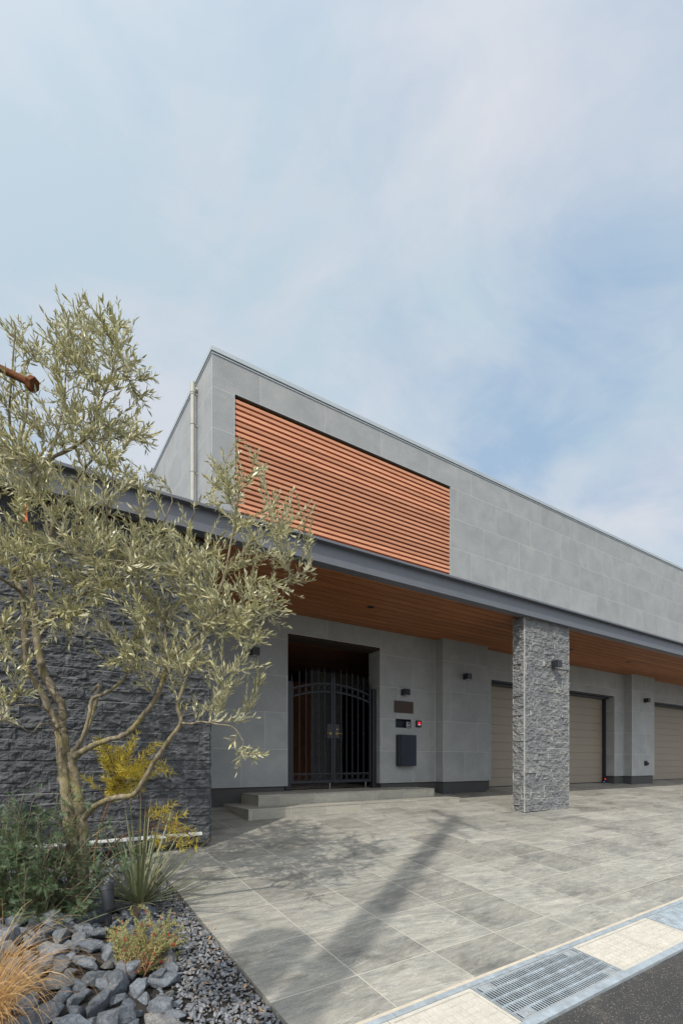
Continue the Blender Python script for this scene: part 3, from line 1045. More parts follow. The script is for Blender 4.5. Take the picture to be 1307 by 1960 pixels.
# porch room behind the gate
mb = MB()
mb.box(3.2, 3.70, 7.62, 11.2, -0.5, 2.4)
part('porch_wall', mb, M['tile_lower'], house)
mb = MB()
mb.box(9.2, 9.4, 7.62, 11.2, -0.5, 2.4)
part('porch_wall', mb, M['tile_lower'], house)
mb = MB()
mb.wall(6.15, 9.2, -0.5, 2.4, 10.7, 10.9, [(7.1, 8.9, -0.5, 1.9)])
part('porch_wall', mb, M['tile_lower'], house)
mb = MB()
x = 3.70
while x < 6.14:
    mb.box(x, min(6.14, x + 0.115), 10.68, 10.70, -0.49, 1.95)
    x += 0.12
part('porch_door', mb, M['interior_wood'], house)
mb = MB()
mb.box(7.1, 8.9, 10.78, 10.80, -0.5, 1.9)
part('porch_glazing', mb, M['glass'], house)
mb = MB()
y = 7.62
while y < 11.2:
    mb.box(3.2, 9.3, y, y + 0.112, 2.26, 2.28)
    y += 0.118
part('porch_ceiling', mb, M['porch_ceiling'], house)
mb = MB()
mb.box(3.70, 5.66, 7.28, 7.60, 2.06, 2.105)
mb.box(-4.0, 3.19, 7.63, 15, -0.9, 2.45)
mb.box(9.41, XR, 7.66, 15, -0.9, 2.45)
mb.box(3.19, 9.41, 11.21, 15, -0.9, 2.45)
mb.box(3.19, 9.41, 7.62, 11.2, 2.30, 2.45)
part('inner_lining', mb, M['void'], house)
# pillar under the beam
X0, X1, Y0, Y1 = 7.035, 8.30, 5.17, 5.40
ZB, ZT = -0.90, 2.386
mb = MB()
panel(mb, lambda x, y, h: np.stack([X0 + x, Y0 + 0.006 - h, ZB + 0.06 + y], 1), *split_face(X1 - X0, ZT - ZB - 0.06, 0.009, 0.107, 0.27, 0.027, 5))
panel(mb, lambda x, y, h: np.stack([X0 + 0.006 - h, Y1 - x, ZB + 0.06 + y], 1), *split_face(Y1 - Y0, ZT - ZB - 0.06, 0.0105, 0.107, 0.27, 0.034, 9))
panel(mb, lambda x, y, h: np.stack([X1 - x, Y1 - 0.006 + h, ZB + 0.06 + y], 1), *split_face(X1 - X0, ZT - ZB - 0.06, 0.02, 0.107, 0.27, 0.032, 15))
panel(mb, lambda x, y, h: np.stack([X1 - 0.006 + h, Y0 + x, ZB + 0.06 + y], 1), *split_face(Y1 - Y0, ZT - ZB - 0.06, 0.02, 0.107, 0.27, 0.032, 19))
mb.box(X0 + 0.012, X1 - 0.012, Y0 + 0.012, Y1 - 0.012, ZB + 0.061, ZT - 0.001)
pl = part('stone_pillar', mb, [M['pillar_stone'], M['joint_pale']], house)
mb = MB()
for (x, y) in ((X0, Y0), (X1 - 0.012, Y0), (X0, Y1 - 0.012), (X1 - 0.012, Y1 - 0.012)):
    mb.box(x, x + 0.012, y, y + 0.012, ZB + 0.06, ZT - 0.002)
part('corner_strip', mb, M['sawn'], pl)
mb = MB()
mb.box(X0 + 0.03, X1 - 0.03, Y0 + 0.03, Y1 - 0.03, ZB - 0.1, ZB + 0.0605)
part('base', mb, M['black'], pl)

# charcoal garden wall carrying the left end of the canopy
gwall = thing('garden_wall', 'charcoal split stone garden wall behind the olive tree', 'wall', (0.0, 5.45, -0.95))
GX0, GX1, GY0, GY1, GZ0, GZ1 = -2.4, 1.792, 5.31, 5.60, -0.88, 2.386
mb = MB()
panel(mb, lambda x, y, h: np.stack([GX0 + x, GY0 + 0.006 - h, GZ0 + y], 1), *split_face(GX1 - GX0, GZ1 - GZ0, 0.0105, 0.098, 0.36, 0.028, 31))
panel(mb, lambda x, y, h: np.stack([GX1 - 0.006 + h, GY0 + x, GZ0 + y], 1), *split_face(GY1 - GY0, GZ1 - GZ0, 0.02, 0.098, 0.3, 0.03, 33))
panel(mb, lambda x, y, h: np.stack([GX1 - x, GY1 - 0.006 + h, GZ0 + y], 1), *split_face(GX1 - GX0, GZ1 - GZ0, 0.03, 0.098, 0.36, 0.03, 35))
mb.box(GX0, GX1 - 0.012, GY0 + 0.012, GY1 - 0.012, GZ0 + 0.001, GZ1 - 0.001)
part('stone_facing', mb, [M['wall_stone'], M['joint_dark']], gwall)
mb = MB()
mb.box(GX0, GX1 - 0.03, GY0 + 0.04, GY1 - 0.03, -1.2, GZ0)
part('base', mb, M['black'], gwall)

# entrance steps
steps = thing('entrance_steps', 'two broad stone steps in front of the gate', 'steps', (4.7, 6.9, -0.8))
for (x0, x1, y0, z0, z1, nm) in ((2.65, 6.72, 6.30, -0.95, -0.65, 'lower_step'), (2.945, 6.425, 6.64, -0.6505, -0.49, 'upper_step')):
    mb = MB()
    y1 = YW + 0.028
    mb.box(x0 + 0.004, x1 - 0.004, y0 + 0.004, y1, z0, z1 - 0.02)
    st = part(nm, mb, M['riser'], steps)
    mb = MB()
    mb.box(x0, x1, y0, y1, z1 - 0.02, z1)
    part('tread', mb, M['tread'], st, bevel=0.003)
mb = MB()
mb.box(3.72, 5.68, YW + 0.028, 7.62, -0.62, -0.4905)
part('threshold', mb, M['tread'], steps)

# ------------------------------------------------------------------ gate
gate = thing('double_gate', 'black wrought iron double gate with arched top and brass levers', 'gate', (4.70, 7.40, -0.49))
GY = 7.40
for (x0, x1) in ((3.752, 3.862), (5.560, 5.648)):
    mb = MB()
    mb.box(x0, x1, GY - 0.03, GY + 0.06, -0.49, 1.335)
    mb.box(x0 - 0.003, x1 + 0.002, GY - 0.033, GY + 0.063, 1.3352, 1.345)
    part('gate_post', mb, M['gate'], gate, bevel=0.003)
XC = 4.70


def arch(x):
    return 1.368 - 0.145 * ((x - XC) / 0.83) ** 2


for sgn in (-1, 1):
    def gx(d):
        return XC + sgn * d
    leaf = MB()
    xa, xb = sorted((gx(0.006), gx(0.044)))
    leaf.box(xa, xb, GY - 0.018, GY + 0.018, -0.375, 1.47)
    xa2, xb2 = sorted((gx(0.795), gx(0.832)))
    leaf.box(xa2, xb2, GY - 0.018, GY + 0.018, -0.375, 1.33)
    ia, ib = sorted((gx(0.0445), gx(0.7945)))
    leaf.box(ia, ib, GY - 0.016, GY + 0.016, -0.375, -0.33)
    leaf.box(ia, ib, GY - 0.012, GY + 0.012, -0.222, -0.202)
    for off in (0.0, -0.142):
        pts = [gx(0.0445 + 0.75 * k / 16) for k in range(17)]
        for a, b_ in zip(pts[:-1], pts[1:]):
            V = [(x, y, arch(x) + off + dz_) for x in (a, b_) for y in (GY - 0.012, GY + 0.012) for dz_ in (-0.011, 0.011)]
            leaf.raw(V, [(0, 1, 3, 2), (4, 6, 7, 5), (0, 4, 5, 1), (2, 3, 7, 6), (0, 2, 6, 4), (1, 5, 7, 3)])
    lf = part('gate_leaf', leaf, M['gate'], gate)
    for k in range(1, 6):
        d = 0.0445 + 0.125 * k
        x = gx(d)
        mb = MB()
        zt = arch(x) + 0.185
        mb.box(x - 0.007, x + 0.007, GY - 0.007, GY + 0.007, -0.33, zt)
        mb.tube([(x, GY, zt), (x, GY, zt + 0.02), (x, GY, zt + 0.035), (x, GY, zt + 0.105)], [0.008, 0.018, 0.015, 0.002], 8)
        for zk in ((0.52,) if k % 2 else (0.84, 0.31)):
            mb.tube([(x, GY, zk - 0.018), (x, GY, zk - 0.008), (x, GY, zk + 0.008), (x, GY, zk + 0.018)], [0.008, 0.016, 0.016, 0.008], 8)
        part('baluster', mb, M['gate'], lf)
    for d in (0.025, 0.813):
        x = gx(d)
        zt = 1.47 if d < 0.1 else 1.33
        mb = MB()
        mb.tube([(x, GY, zt), (x, GY, zt + 0.02), (x, GY, zt + 0.035), (x, GY, zt + 0.14)], [0.012, 0.018, 0.015, 0.002], 8)
        part('finial', mb, M['gate'], lf)
    for k in range(6):
        x = gx(0.0445 + 0.125 * (k + 0.5))
        mb = MB()
        mb.ring((x, GY, arch(x) - 0.071), 0.055, 0.006)
        part('scroll_ring', mb, M['gate'], lf)
        mb = MB()
        mb.ring((x, GY, -0.276), 0.05, 0.006)
        part('scroll_ring', mb, M['gate'], lf)
    mb = MB()
    xa, xb = sorted((gx(0.002), gx(0.130)))
    mb.box(xa, xb, GY - 0.026, GY - 0.0185, 0.41, 0.655)
    pt = part('lock_plate', mb, M['gate'], lf)
    mb = MB()
    cxh = gx(0.066)
    mb.cyl((cxh, GY - 0.034, 0.492), 0.022, 0.0075, 16, 'y')
    mb.cyl((cxh, GY - 0.062, 0.492), 0.010, 0.03, 12, 'y')
    mb.tube([(cxh, GY - 0.062, 0.492), (gx(0.09), GY - 0.066, 0.495), (gx(0.165), GY - 0.064, 0.493)], [0.010, 0.008, 0.006], 8)
    part('lever_handle', mb, M['brass'], pt, smooth=True, sharp=50)
    if sgn > 0:
        mb = MB()
        mb.cyl((cxh, GY - 0.04, 0.566), 0.014, 0.0135, 14, 'y')
        part('lock_cylinder', mb, M['brass'], pt, smooth=True, sharp=50)
    mb = MB()
    mb.cyl((gx(0.06 if sgn < 0 else 0.72), GY, -0.488), 0.007, 0.115, 8)
    part('drop_bolt', mb, M['steel'], lf)

# ------------------------------------------------------------------ fittings on the walls
def wall_lamp(x, yw, z, lb, first=None):
    loc = (x, yw, z)
    if first is not None:
        return copy_thing(first, loc, lb, 'black cube wall lamps')
    t = thing('wall_lamp', lb, 'wall lamp', loc, 'black cube wall lamps')
    mb = MB()
    o = np.array(loc)
    mb.box(x - 0.062, x + 0.062, yw - 0.135, yw - 0.012, z, z + 0.115)
    part('body', mb, M['black'], t, bevel=0.003)
    mb = MB()
    mb.box(x - 0.05, x + 0.05, yw - 0.0115, yw + 0.0, z + 0.004, z + 0.108)
    part('back_plate', mb, M['black'], t)
    mb = MB()
    mb.box(x - 0.03, x + 0.03, yw - 0.105, yw - 0.045, z - 0.004, z - 0.0004)
    part('lens', mb, M['lens'], t)
    return t


L0 = wall_lamp(6.215, YW, 1.262, 'black cube wall lamp above the brown nameplate')
wall_lamp(7.665, YP, 1.665, 'black cube wall lamp on the tiled pier right of the gate', L0)
wall_lamp(7.80, Y0 - 0.012, 1.625, 'black cube wall lamp on the rough stone pillar', L0)
wall_lamp(15.03, YP, 1.68, 'black cube wall lamp on the pier between the garage doors', L0)
wall_lamp(3.13, YW, 1.66, 'black cube wall lamp half hidden by olive branches left of the gate', L0)

t = thing('nameplate', 'blank brown metal nameplate under the wall lamp', 'nameplate', (6.22, YW, 0.928))
mb = MB()
mb.box(5.985, 6.455, YW - 0.022, YW - 0.010, 0.928, 1.152)
part('plate', mb, M['bronze'], t, bevel=0.002)
mb = MB()
mb.box(6.03, 6.41, YW - 0.0098, YW + 0.0, 0.97, 1.11)
part('spacer', mb, M['black'], t)

t = thing('intercom', 'recessed navy intercom niche with steel camera unit', 'intercom', (6.22, YW, 0.642))
mb = MB()
mb.box(6.027, 6.411, YW + 0.09, YW + 0.1, 0.643, 0.81)
mb.box(6.027, 6.036, YW - 0.003, YW + 0.0895, 0.643, 0.81)
mb.box(6.402, 6.411, YW - 0.003, YW + 0.0895, 0.643, 0.81)
mb.box(6.0365, 6.4015, YW - 0.003, YW + 0.0895, 0.802, 0.81)
mb.box(6.0365, 6.4015, YW - 0.003, YW + 0.0895, 0.643, 0.651)
part('niche', mb, M['navy'], t)
mb = MB()
mb.box(6.305, 6.40, YW + 0.005, YW + 0.03, 0.652, 0.765)
un = part('camera_unit', mb, M['steel'], t, bevel=0.003)
mb = MB()
mb.cyl((6.352, YW + 0.0045, 0.733), 0.016, -0.006, 16, 'y')
part('lens', mb, M['glass'], un)
mb = MB()
mb.box(6.325, 6.38, YW + 0.002, YW + 0.0046, 0.668, 0.682)
part('call_button', mb, M['black'], un)

t = thing('card_reader', 'small black card reader with a red light', 'card reader', (6.594, YW, 0.668))
mb = MB()
mb.box(6.528, 6.66, YW - 0.03, YW + 0.0, 0.668, 0.80)
part('body', mb, M['black'], t, bevel=0.004)
mb = MB()
mb.box(6.568, 6.632, YW - 0.033, YW - 0.0302, 0.725, 0.772)
part('red_light', mb, M['red_light'], t)
mb = MB()
mb.box(6.572, 6.628, YW - 0.033, YW - 0.0302, 0.708, 0.7245)
part('pale_light', mb, M['pink_light'], t)

t = thing('mailbox', 'tall navy black wall mailbox below the intercom', 'mailbox', (6.24, YW, -0.09))
mb = MB()
mb.box(6.035, 6.455, YW - 0.085, YW + 0.0, -0.088, 0.504)
part('body', mb, M['navy'], t)
mb = MB()
mb.box(6.083, 6.458, YW - 0.107, YW - 0.0855, -0.09, 0.506)
part('door', mb, M['navy'], t, bevel=0.003)
mb = MB()
mb.box(6.030, 6.0785, YW - 0.098, YW - 0.0855, -0.09, 0.506)
part('hinge_strip', mb, M['black'], t)

t = thing('outdoor_socket', 'small black hooded socket low on the pier between the garage doors', 'socket', (15.08, YP, -0.13))
mb = MB()
V, F = [], []
for i in range(9):
    a = PI * i / 8 / 1.0
    for k in range(5):
        q = 0.5 * PI * k / 4
        V.append((15.08 + 0.07 * math.cos(a) * math.cos(q * 0.0 + 0.0), YP - 0.085 * math.sin(q) * math.sin(a) ** 0.5 - 0.004, -0.12 + 0.125 * math.sin(a) * (0.55 + 0.45 * math.cos(q))))
for i in range(8):
    for k in range(4):
        F.append((i * 5 + k, i * 5 + k + 1, (i + 1) * 5 + k + 1, (i + 1) * 5 + k))
mb.raw(V, F)
part('hood', mb, M['black'], t, smooth=True)
mb = MB()
mb.box(15.0, 15.16, YP - 0.012, YP, -0.125, 0.02)
part('plate', mb, M['black'], t)

t = thing('door_sensor', 'tiny red and blue safety sensor at the foot of the wide garage door', 'sensor', (13.72, 7.49, -0.58))
mb = MB()
mb.box(13.70, 13.765, 7.478, 7.50, -0.58, -0.47)
part('housing', mb, M['black'], t)
mb = MB()
mb.box(13.705, 13.76, 7.4725, 7.4775, -0.515, -0.475)
part('red_lens', mb, M['red_light'], t)
mb = MB()
mb.box(13.655, 13.695, 7.4725, 7.4775, -0.575, -0.55)
part('blue_lens', mb, M['blue_light'], t)

dl0 = None
for (x, y, lb) in ((4.69, 6.27, 'round black downlight in the soffit above the gate'), (10.1, 6.25, 'round black downlight in the soffit just right of the stone pillar'),
                   (12.53, 6.25, 'round black downlight in the soffit before the wide garage door'), (1.2, 6.27, 'round black downlight in the soffit behind the garden wall'), (17.9, 6.25, 'round black downlight in the soffit before the far garage door')):
    if dl0 is None:
        dl0 = thing('downlight', lb, 'downlight', (x, y, 2.4375), 'downlights in the soffit')
        mb = MB()
        k = 24
        V, F = [], []
        for i in range(k):
            a = 2 * PI * i / k
            for (r_, zz) in ((0.062, 2.4375), (0.062, 2.432), (0.048, 2.432), (0.04, 2.436)):
                V.append((x + r_ * math.cos(a), y + r_ * math.sin(a), zz))
        for i in range(k):
            j = (i + 1) % k
            for q in range(3):
                F.append((i * 4 + q, i * 4 + q + 1, j * 4 + q + 1, j * 4 + q))
        mb.raw(V, F)
        part('trim_ring', mb, M['black'], dl0)
        mb = MB()
        mb.cyl((x, y, 2.4362), 0.041, 0.001, 20)
        part('lens', mb, M['glass'], dl0)
    else:
        copy_thing(dl0, (x, y, 2.4375), lb, 'downlights in the soffit')

# small brass floor pins in the drive
for (u, v, lb) in ((733.5, 1560, 'tiny metal marker pin set in the drive near the steps'), (907, 1616, 'tiny metal marker pin set in the drive below the stone pillar')):
    dxy = {733.5: (4.62, 5.83), 907: (4.66, 4.25)}[u]
    mb = MB()
    zz = float(ground_z(*dxy))
    mb.cyl((dxy[0], dxy[1], zz), 0.022, 0.006, 12)
    mb.cyl((dxy[0], dxy[1], zz + 0.006), 0.014, 0.012, 10)
    tag(part('marker_pin', mb, M['steel']), lb, 'marker pin', 'marker pins in the drive')

# ------------------------------------------------------------------ leaves in bulk
def unit(a):
    return a / (np.linalg.norm(a, axis=-1, keepdims=True) + 1e-12)


def leaves(mb, P, D, Nn, L, W, mi=0, under=None, prof=((0.0, 0.10), (0.35, 1.0), (0.68, 0.8), (1.0, 0.04)), bend=0.12, fold=0.18):
    """Slender leaves at P growing along D, facing Nn; a second skin 'under' makes the paler underside."""
    P, D, Nn = np.asarray(P, float), unit(np.asarray(D, float)), np.asarray(Nn, float)
    L, W = np.asarray(L, float)[:, None], np.asarray(W, float)[:, None]
    S_ = unit(np.cross(D, Nn))
    U = np.cross(S_, D)
    rows = []
    for (t, w_) in prof:
        c = P + D * L * t - U * (bend * L * t * t)
        rows.append(c - S_ * W * w_ * 0.5 + U * W * w_ * fold)
        rows.append(c + S_ * W * w_ * 0.5 + U * W * w_ * fold)
    k = len(prof)
    n_ = len(P)
    V = np.stack(rows, 1)                     # n, 2k, 3
    F0 = [(2 * i, 2 * i + 1, 2 * i + 3, 2 * i + 2) for i in range(k - 1)]
    allF = (np.arange(n_)[:, None, None] * 2 * k + np.array(F0)[None]).reshape(-1, 4)
    mb.raw(V.reshape(-1, 3), allF.tolist(), mi)
    if under is not None:
        V2 = V - (U * 0.0006)[:, None, :]
        mb.raw(V2.reshape(-1, 3), allF[:, ::-1].tolist(), under)


def spline(pts, n_=8):
    P = np.asarray(pts, float)
    Q = np.vstack([2 * P[0] - P[1], P, 2 * P[-1] - P[-2]])
    out = []
    for i in range(1, len(Q) - 2):
        p0, p1, p2, p3 = Q[i - 1], Q[i], Q[i + 1], Q[i + 2]
        for k in range(n_):
            t = k / n_
            out.append(0.5 * ((2 * p1) + (-p0 + p2) * t + (2 * p0 - 5 * p1 + 4 * p2 - p3) * t * t + (-p0 + 3 * p1 - 3 * p2 + p3) * t ** 3))
    out.append(Q[-2])
    return np.array(out)


def rnd_unit(n_=None):
    v = RNG.normal(size=(3,) if n_ is None else (n_, 3))
    return unit(v)


# ------------------------------------------------------------------ olive tree
OB = px(145, 1745, 3.55)
olive = thing('olive_tree', 'silvery olive tree with forked trunk in the stone bed', 'tree', tuple(OB))
LIMBS = [
    # (points in u, v, depth), start radius, end radius
    ([(146, 1748, 3.55), (141, 1660, 3.55), (134, 1560, 3.56), (122, 1480, 3.56), (117, 1410, 3.55), (115, 1385, 3.55)], 0.060, 0.044),
    ([(158, 1748, 3.50), (160, 1650, 3.50), (158, 1580, 3.50), (150, 1530, 3.49), (141, 1480, 3.49), (138, 1440, 3.49)], 0.046, 0.034),
    ([(115, 1388, 3.55), (99, 1366, 3.52), (72, 1312, 3.48), (54, 1283, 3.46), (48, 1235, 3.45), (48, 1180, 3.44), (42, 1134, 3.42), (25, 1100, 3.40), (38, 1085, 3.39), (68, 1058, 3.37), (95, 1028, 3.35), (101, 998, 3.33), (84, 966, 3.32), (64, 933, 3.31), (57, 905, 3.30), (32, 876, 3.28)], 0.031, 0.011),
    ([(116, 1392, 3.57), (118, 1352, 3.58), (92, 1306, 3.60), (76, 1262, 3.62), (70, 1212, 3.63), (68, 1172, 3.64)], 0.038, 0.027),
    ([(68, 1190, 3.64), (56, 1110, 3.68), (46, 1050, 3.70), (41, 990, 3.72), (45, 920, 3.74), (38, 850, 3.75), (52, 780, 3.75), (46, 700, 3.74)], 0.026, 0.008),
    ([(76, 1205, 3.62), (96, 1182, 3.58), (121, 1168, 3.54), (130, 1150, 3.52), (150, 1140, 3.5), (185, 1129, 3.46), (224, 1119, 3.42)], 0.022, 0.011),
    ([(138, 1442, 3.49), (158, 1412, 3.5), (170, 1372, 3.52), (176, 1340, 3.54), (200, 1328, 3.56), (236, 1301, 3.6), (252, 1264, 3.64), (262, 1200, 3.68), (268, 1120, 3.7), (262, 1040, 3.72), (275, 960, 3.72)], 0.018, 0.006),
    ([(140, 1446, 3.52), (165, 1402, 3.56), (181, 1352, 3.62), (190, 1312, 3.68), (176, 1326, 3.7)], 0.018, 0.010),
    ([(140, 1450, 3.48), (162, 1436, 3.46), (196, 1420, 3.43), (240, 1406, 3.40), (268, 1377, 3.38), (299, 1336, 3.36), (313, 1300, 3.35), (322, 1272, 3.34), (348, 1238, 3.33), (384, 1209, 3.32)], 0.024, 0.012),
    ([(160, 1570, 3.50), (178, 1548, 3.45), (200, 1534, 3.40), (226, 1527, 3.36), (256, 1521, 3.32), (277, 1492, 3.28), (296, 1458, 3.25), (320, 1422, 3.22), (346, 1384, 3.20), (340, 1352, 3.2), (354, 1306, 3.21), (368, 1262, 3.22), (392, 1214, 3.24)], 0.026, 0.009),
    ([(346, 1384, 3.20), (366, 1386, 3.18), (384, 1382, 3.16), (418, 1387, 3.13), (447, 1393, 3.11), (466, 1420, 3.10)], 0.010, 0.003),
    ([(384, 1209, 3.32), (398, 1172, 3.34), (424, 1120, 3.36), (440, 1050, 3.38), (452, 980, 3.4), (462, 900, 3.42)], 0.013, 0.005),
    ([(384, 1209, 3.32), (420, 1180, 3.36), (468, 1148, 3.42), (520, 1120, 3.48), (566, 1100, 3.52)], 0.010, 0.004),
    ([(322, 1272, 3.34), (316, 1200, 3.5), (330, 1120, 3.6), (352, 1040, 3.66), (372, 980, 3.7)], 0.012, 0.005),
    ([(57, 905, 3.30), (96, 878, 3.27), (146, 853, 3.25), (172, 826, 3.24), (190, 776, 3.24), (214, 714, 3.24), (228, 650, 3.25)], 0.014, 0.005),
    ([(101, 1010, 3.34), (128, 950, 3.4), (160, 900, 3.45), (196, 860, 3.5), (232, 820, 3.55)], 0.012, 0.005),
    ([(64, 933, 3.31), (100, 860, 3.4), (120, 780, 3.45), (128, 690, 3.48), (140, 620, 3.5)], 0.011, 0.004),
    ([(32, 876, 3.28), (18, 800, 3.2), (24, 700, 3.16), (30, 620, 3.14)], 0.012, 0.004),
    ([(42, 1134, 3.42), (18, 1118, 3.3), (-20, 1090, 3.15), (-60, 1050, 3.0)], 0.013, 0.006),
    ([(48, 1235, 3.45), (30, 1215, 3.4), (-5, 1190, 3.3), (-40, 1180, 3.2)], 0.010, 0.004),
    ([(99, 1366, 3.52), (70, 1350, 3.4), (30, 1352, 3.3), (4, 1368, 3.2)], 0.007, 0.003),
    ([(112, 1400, 3.5), (96, 1386, 3.42), (76, 1388, 3.36), (62, 1402, 3.32), (40, 1392, 3.28), (6, 1376, 3.2)], 0.007, 0.003),
    ([(224, 1119, 3.42), (258, 1080, 3.4), (300, 1030, 3.4), (330, 960, 3.42)], 0.010, 0.004),
    ([(224, 1119, 3.42), (210, 1050, 3.3), (205, 980, 3.2), (215, 920, 3.15)], 0.009, 0.004),
    ([(95, 1028, 3.35), (140, 1060, 3.2), (190, 1070, 3.05), (240, 1075, 2.95)], 0.010, 0.004),
]
NODE_P, NODE_D = [], []
tr = MB()
for li, (pts, r0, r1) in enumerate(LIMBS):
    P = spline([px(*q) for q in pts], 7)
    m_ = len(P)
    rad = np.linspace(r0, r1, m_)
    if li == 0:
        rad[:6] *= np.linspace(1.3, 1.0, 6)
    knot = 1 + 0.24 * (fbm(np.arange(m_) * 0.9 + li * 7, np.zeros(m_) + li, 77, 3) - 0.5) * 2
    P = P + (RNG.normal(size=P.shape) * (rad[:, None] * 0.10))
    tr.tube(P, rad * knot * 0.88, 12 if r0 > 0.02 else 8)
    for i in range(2, m_):
        if rad[i] < 0.032 and P[i][2] > px(0, 1440, 3.4)[2]:
            NODE_P.append(P[i])
            NODE_D.append(unit(P[i] - P[i - 1]))
part('trunk', tr, M['olive_bark'], olive, smooth=True)

CROWN = [
    # outline of a bough (u, v), depth from-to, number of shoots
    ([(-60, 640), (8, 560), (34, 552), (52, 610), (85, 640), (112, 600), (150, 640), (150, 760), (80, 860), (-60, 900)], 2.95, 3.7, 44),
    ([(112, 560), (122, 536), (135, 575), (160, 545), (178, 575), (200, 562), (212, 580), (246, 570), (236, 640), (268, 640), (286, 648), (262, 690), (292, 700), (274, 740), (284, 760), (290, 815), (230, 850), (150, 850), (110, 760)], 3.0, 3.7, 60),
    ([(-60, 850), (120, 830), (230, 850), (290, 830), (250, 880), (270, 960), (150, 1060), (-60, 1060)], 2.85, 3.8, 76),
    ([(-60, 1040), (150, 1040), (260, 1000), (300, 1120), (230, 1150), (90, 1110), (-60, 1130)], 2.9, 3.7, 56),
    ([(250, 960), (288, 885), (300, 960), (350, 1000), (402, 860), (426, 842), (440, 900), (462, 818), (478, 900), (506, 868), (520, 940), (546, 980), (520, 1050), (420, 1100), (260, 1110)], 2.95, 3.9, 52),
    ([(230, 1050), (420, 1050), (540, 1000), (598, 950), (586, 1010), (600, 1075), (545, 1130), (550, 1175), (480, 1190), (420, 1210), (260, 1180)], 2.95, 3.9, 70),
    ([(300, 1150), (470, 1160), (520, 1190), (500, 1270), (470, 1320), (490, 1350), (420, 1390), (360, 1360), (310, 1280)], 3.0, 3.6, 50),
    ([(60, 1130), (240, 1130), (330, 1200), (300, 1320), (240, 1330), (180, 1260), (90, 1220)], 3.0, 3.6, 46),
    ([(-60, 1120), (40, 1140), (40, 1260), (70, 1330), (40, 1400), (-60, 1400)], 3.0, 3.5, 18),
    ([(440, 1390), (480, 1400), (488, 1432), (460, 1430)], 3.05, 3.15, 3),
]


def inside(poly, x, y):
    c, j = False, len(poly) - 1
    for i in range(len(poly)):
        if (poly[i][1] > y) != (poly[j][1] > y) and x < (poly[j][0] - poly[i][0]) * (y - poly[i][1]) / (poly[j][1] - poly[i][1]) + poly[i][0]:
            c = not c
        j = i
    return c


TARGETS = []
TOPLINE = ([-60, 0, 35, 75, 112, 160, 250, 290, 330, 390, 430, 470, 520, 600, 640], [600, 560, 548, 600, 536, 540, 565, 640, 880, 860, 830, 812, 880, 940, 1000])


def outside(p):
    """true where a shoot would stick out of the crown's outline"""
    a, z = p[0] * EX[0] + p[1] * EY[0], p[0] * EX[1] + p[1] * EY[1]
    u, v = CXP + FPX * a / z, HYP - FPX * p[2] / z
    return v < np.interp(u, *TOPLINE) + 14 or u > 596 or (u > 300 and v < 820)


for poly, z0, z1, n_ in CROWN:
    us, vs = [p[0] for p in poly], [p[1] for p in poly]
    got = 0
    tries = 0
    # every outer spike of the outline carries a shoot, the rest fall inside
    for (u, v) in poly:
        if u > 0 and (v < 960 or u > 420):
            TARGETS.append((px(u, v + (58 if v < 700 else 25), RNG.uniform(z0 * 0.6 + z1 * 0.4, z1 * 0.9 + z0 * 0.1)), True))
    while got < n_ and tries < 5000:
        tries += 1
        u, v = RNG.uniform(min(us), max(us)), RNG.uniform(min(vs), max(vs))
        if inside(poly, u, v):
            TARGETS.append((px(u, v + (50 if v < 800 else 0), RNG.uniform(z0, z1)), False))
            got += 1
NP_, ND_ = np.array(NODE_P), np.array(NODE_D)
TARGETS.sort(key=lambda q: np.min(np.linalg.norm(NP_ - q[0], axis=1)))
branches = MB()
twigs = MB()
LP, LD, LN, LL, LW = [], [], [], [], []


def put_leaves(P, first=0.15, step=0.019, size=1.0):
    """opposite pairs along a shoot, with a tuft at its tip"""
    seg = np.linalg.norm(np.diff(P, axis=0), axis=1)
    s_ = np.concatenate([[0], np.cumsum(seg)])
    tot = s_[-1]
    t = first * tot
    ang = RNG.uniform(0, PI)
    while t < tot:
        i = min(len(P) - 2, np.searchsorted(s_, t) - 1 if t > 0 else 0)
        i = max(i, 0)
        f = (t - s_[i]) / (seg[i] + 1e-9)
        p = P[i] * (1 - f) + P[i + 1] * f
        d = unit(P[i + 1] - P[i])
        a0 = unit(np.cross(d, (0.3, 0.2, 1.0) if abs(d[2]) < 0.95 else (1.0, 0, 0)))
        b0 = np.cross(d, a0)
        ang += PI / 2 + RNG.normal() * 0.25
        near_tip = t / tot
        for sg in (0, PI):
            if RNG.random() < 0.12:
                continue
            a = ang + sg
            out = math.cos(a) * a0 + math.sin(a) * b0
            spread = RNG.uniform(0.45, 0.95) * (1.15 - 0.5 * near_tip)
            dd = d * math.cos(spread) + out * math.sin(spread) + np.array((0, 0, 0.32))
            LP.append(p)
            LD.append(dd)
            nrm = d * math.sin(spread) - out * math.cos(spread) + RNG.normal(size=3) * 0.35
            LN.append(nrm)
            ln = size * RNG.uniform(0.040, 0.074) * (1 - 0.3 * near_tip ** 3)
            LL.append(ln)
            LW.append(ln * RNG.uniform(0.17, 0.24))
        t += step * RNG.uniform(0.95, 1.7)
    LP.append(P[-1])
    LD.append(P[-1] - P[-2] + np.array((0, 0, 0.002)))
    LN.append(rnd_unit())
    LL.append(0.045 * size)
    LW.append(0.011)


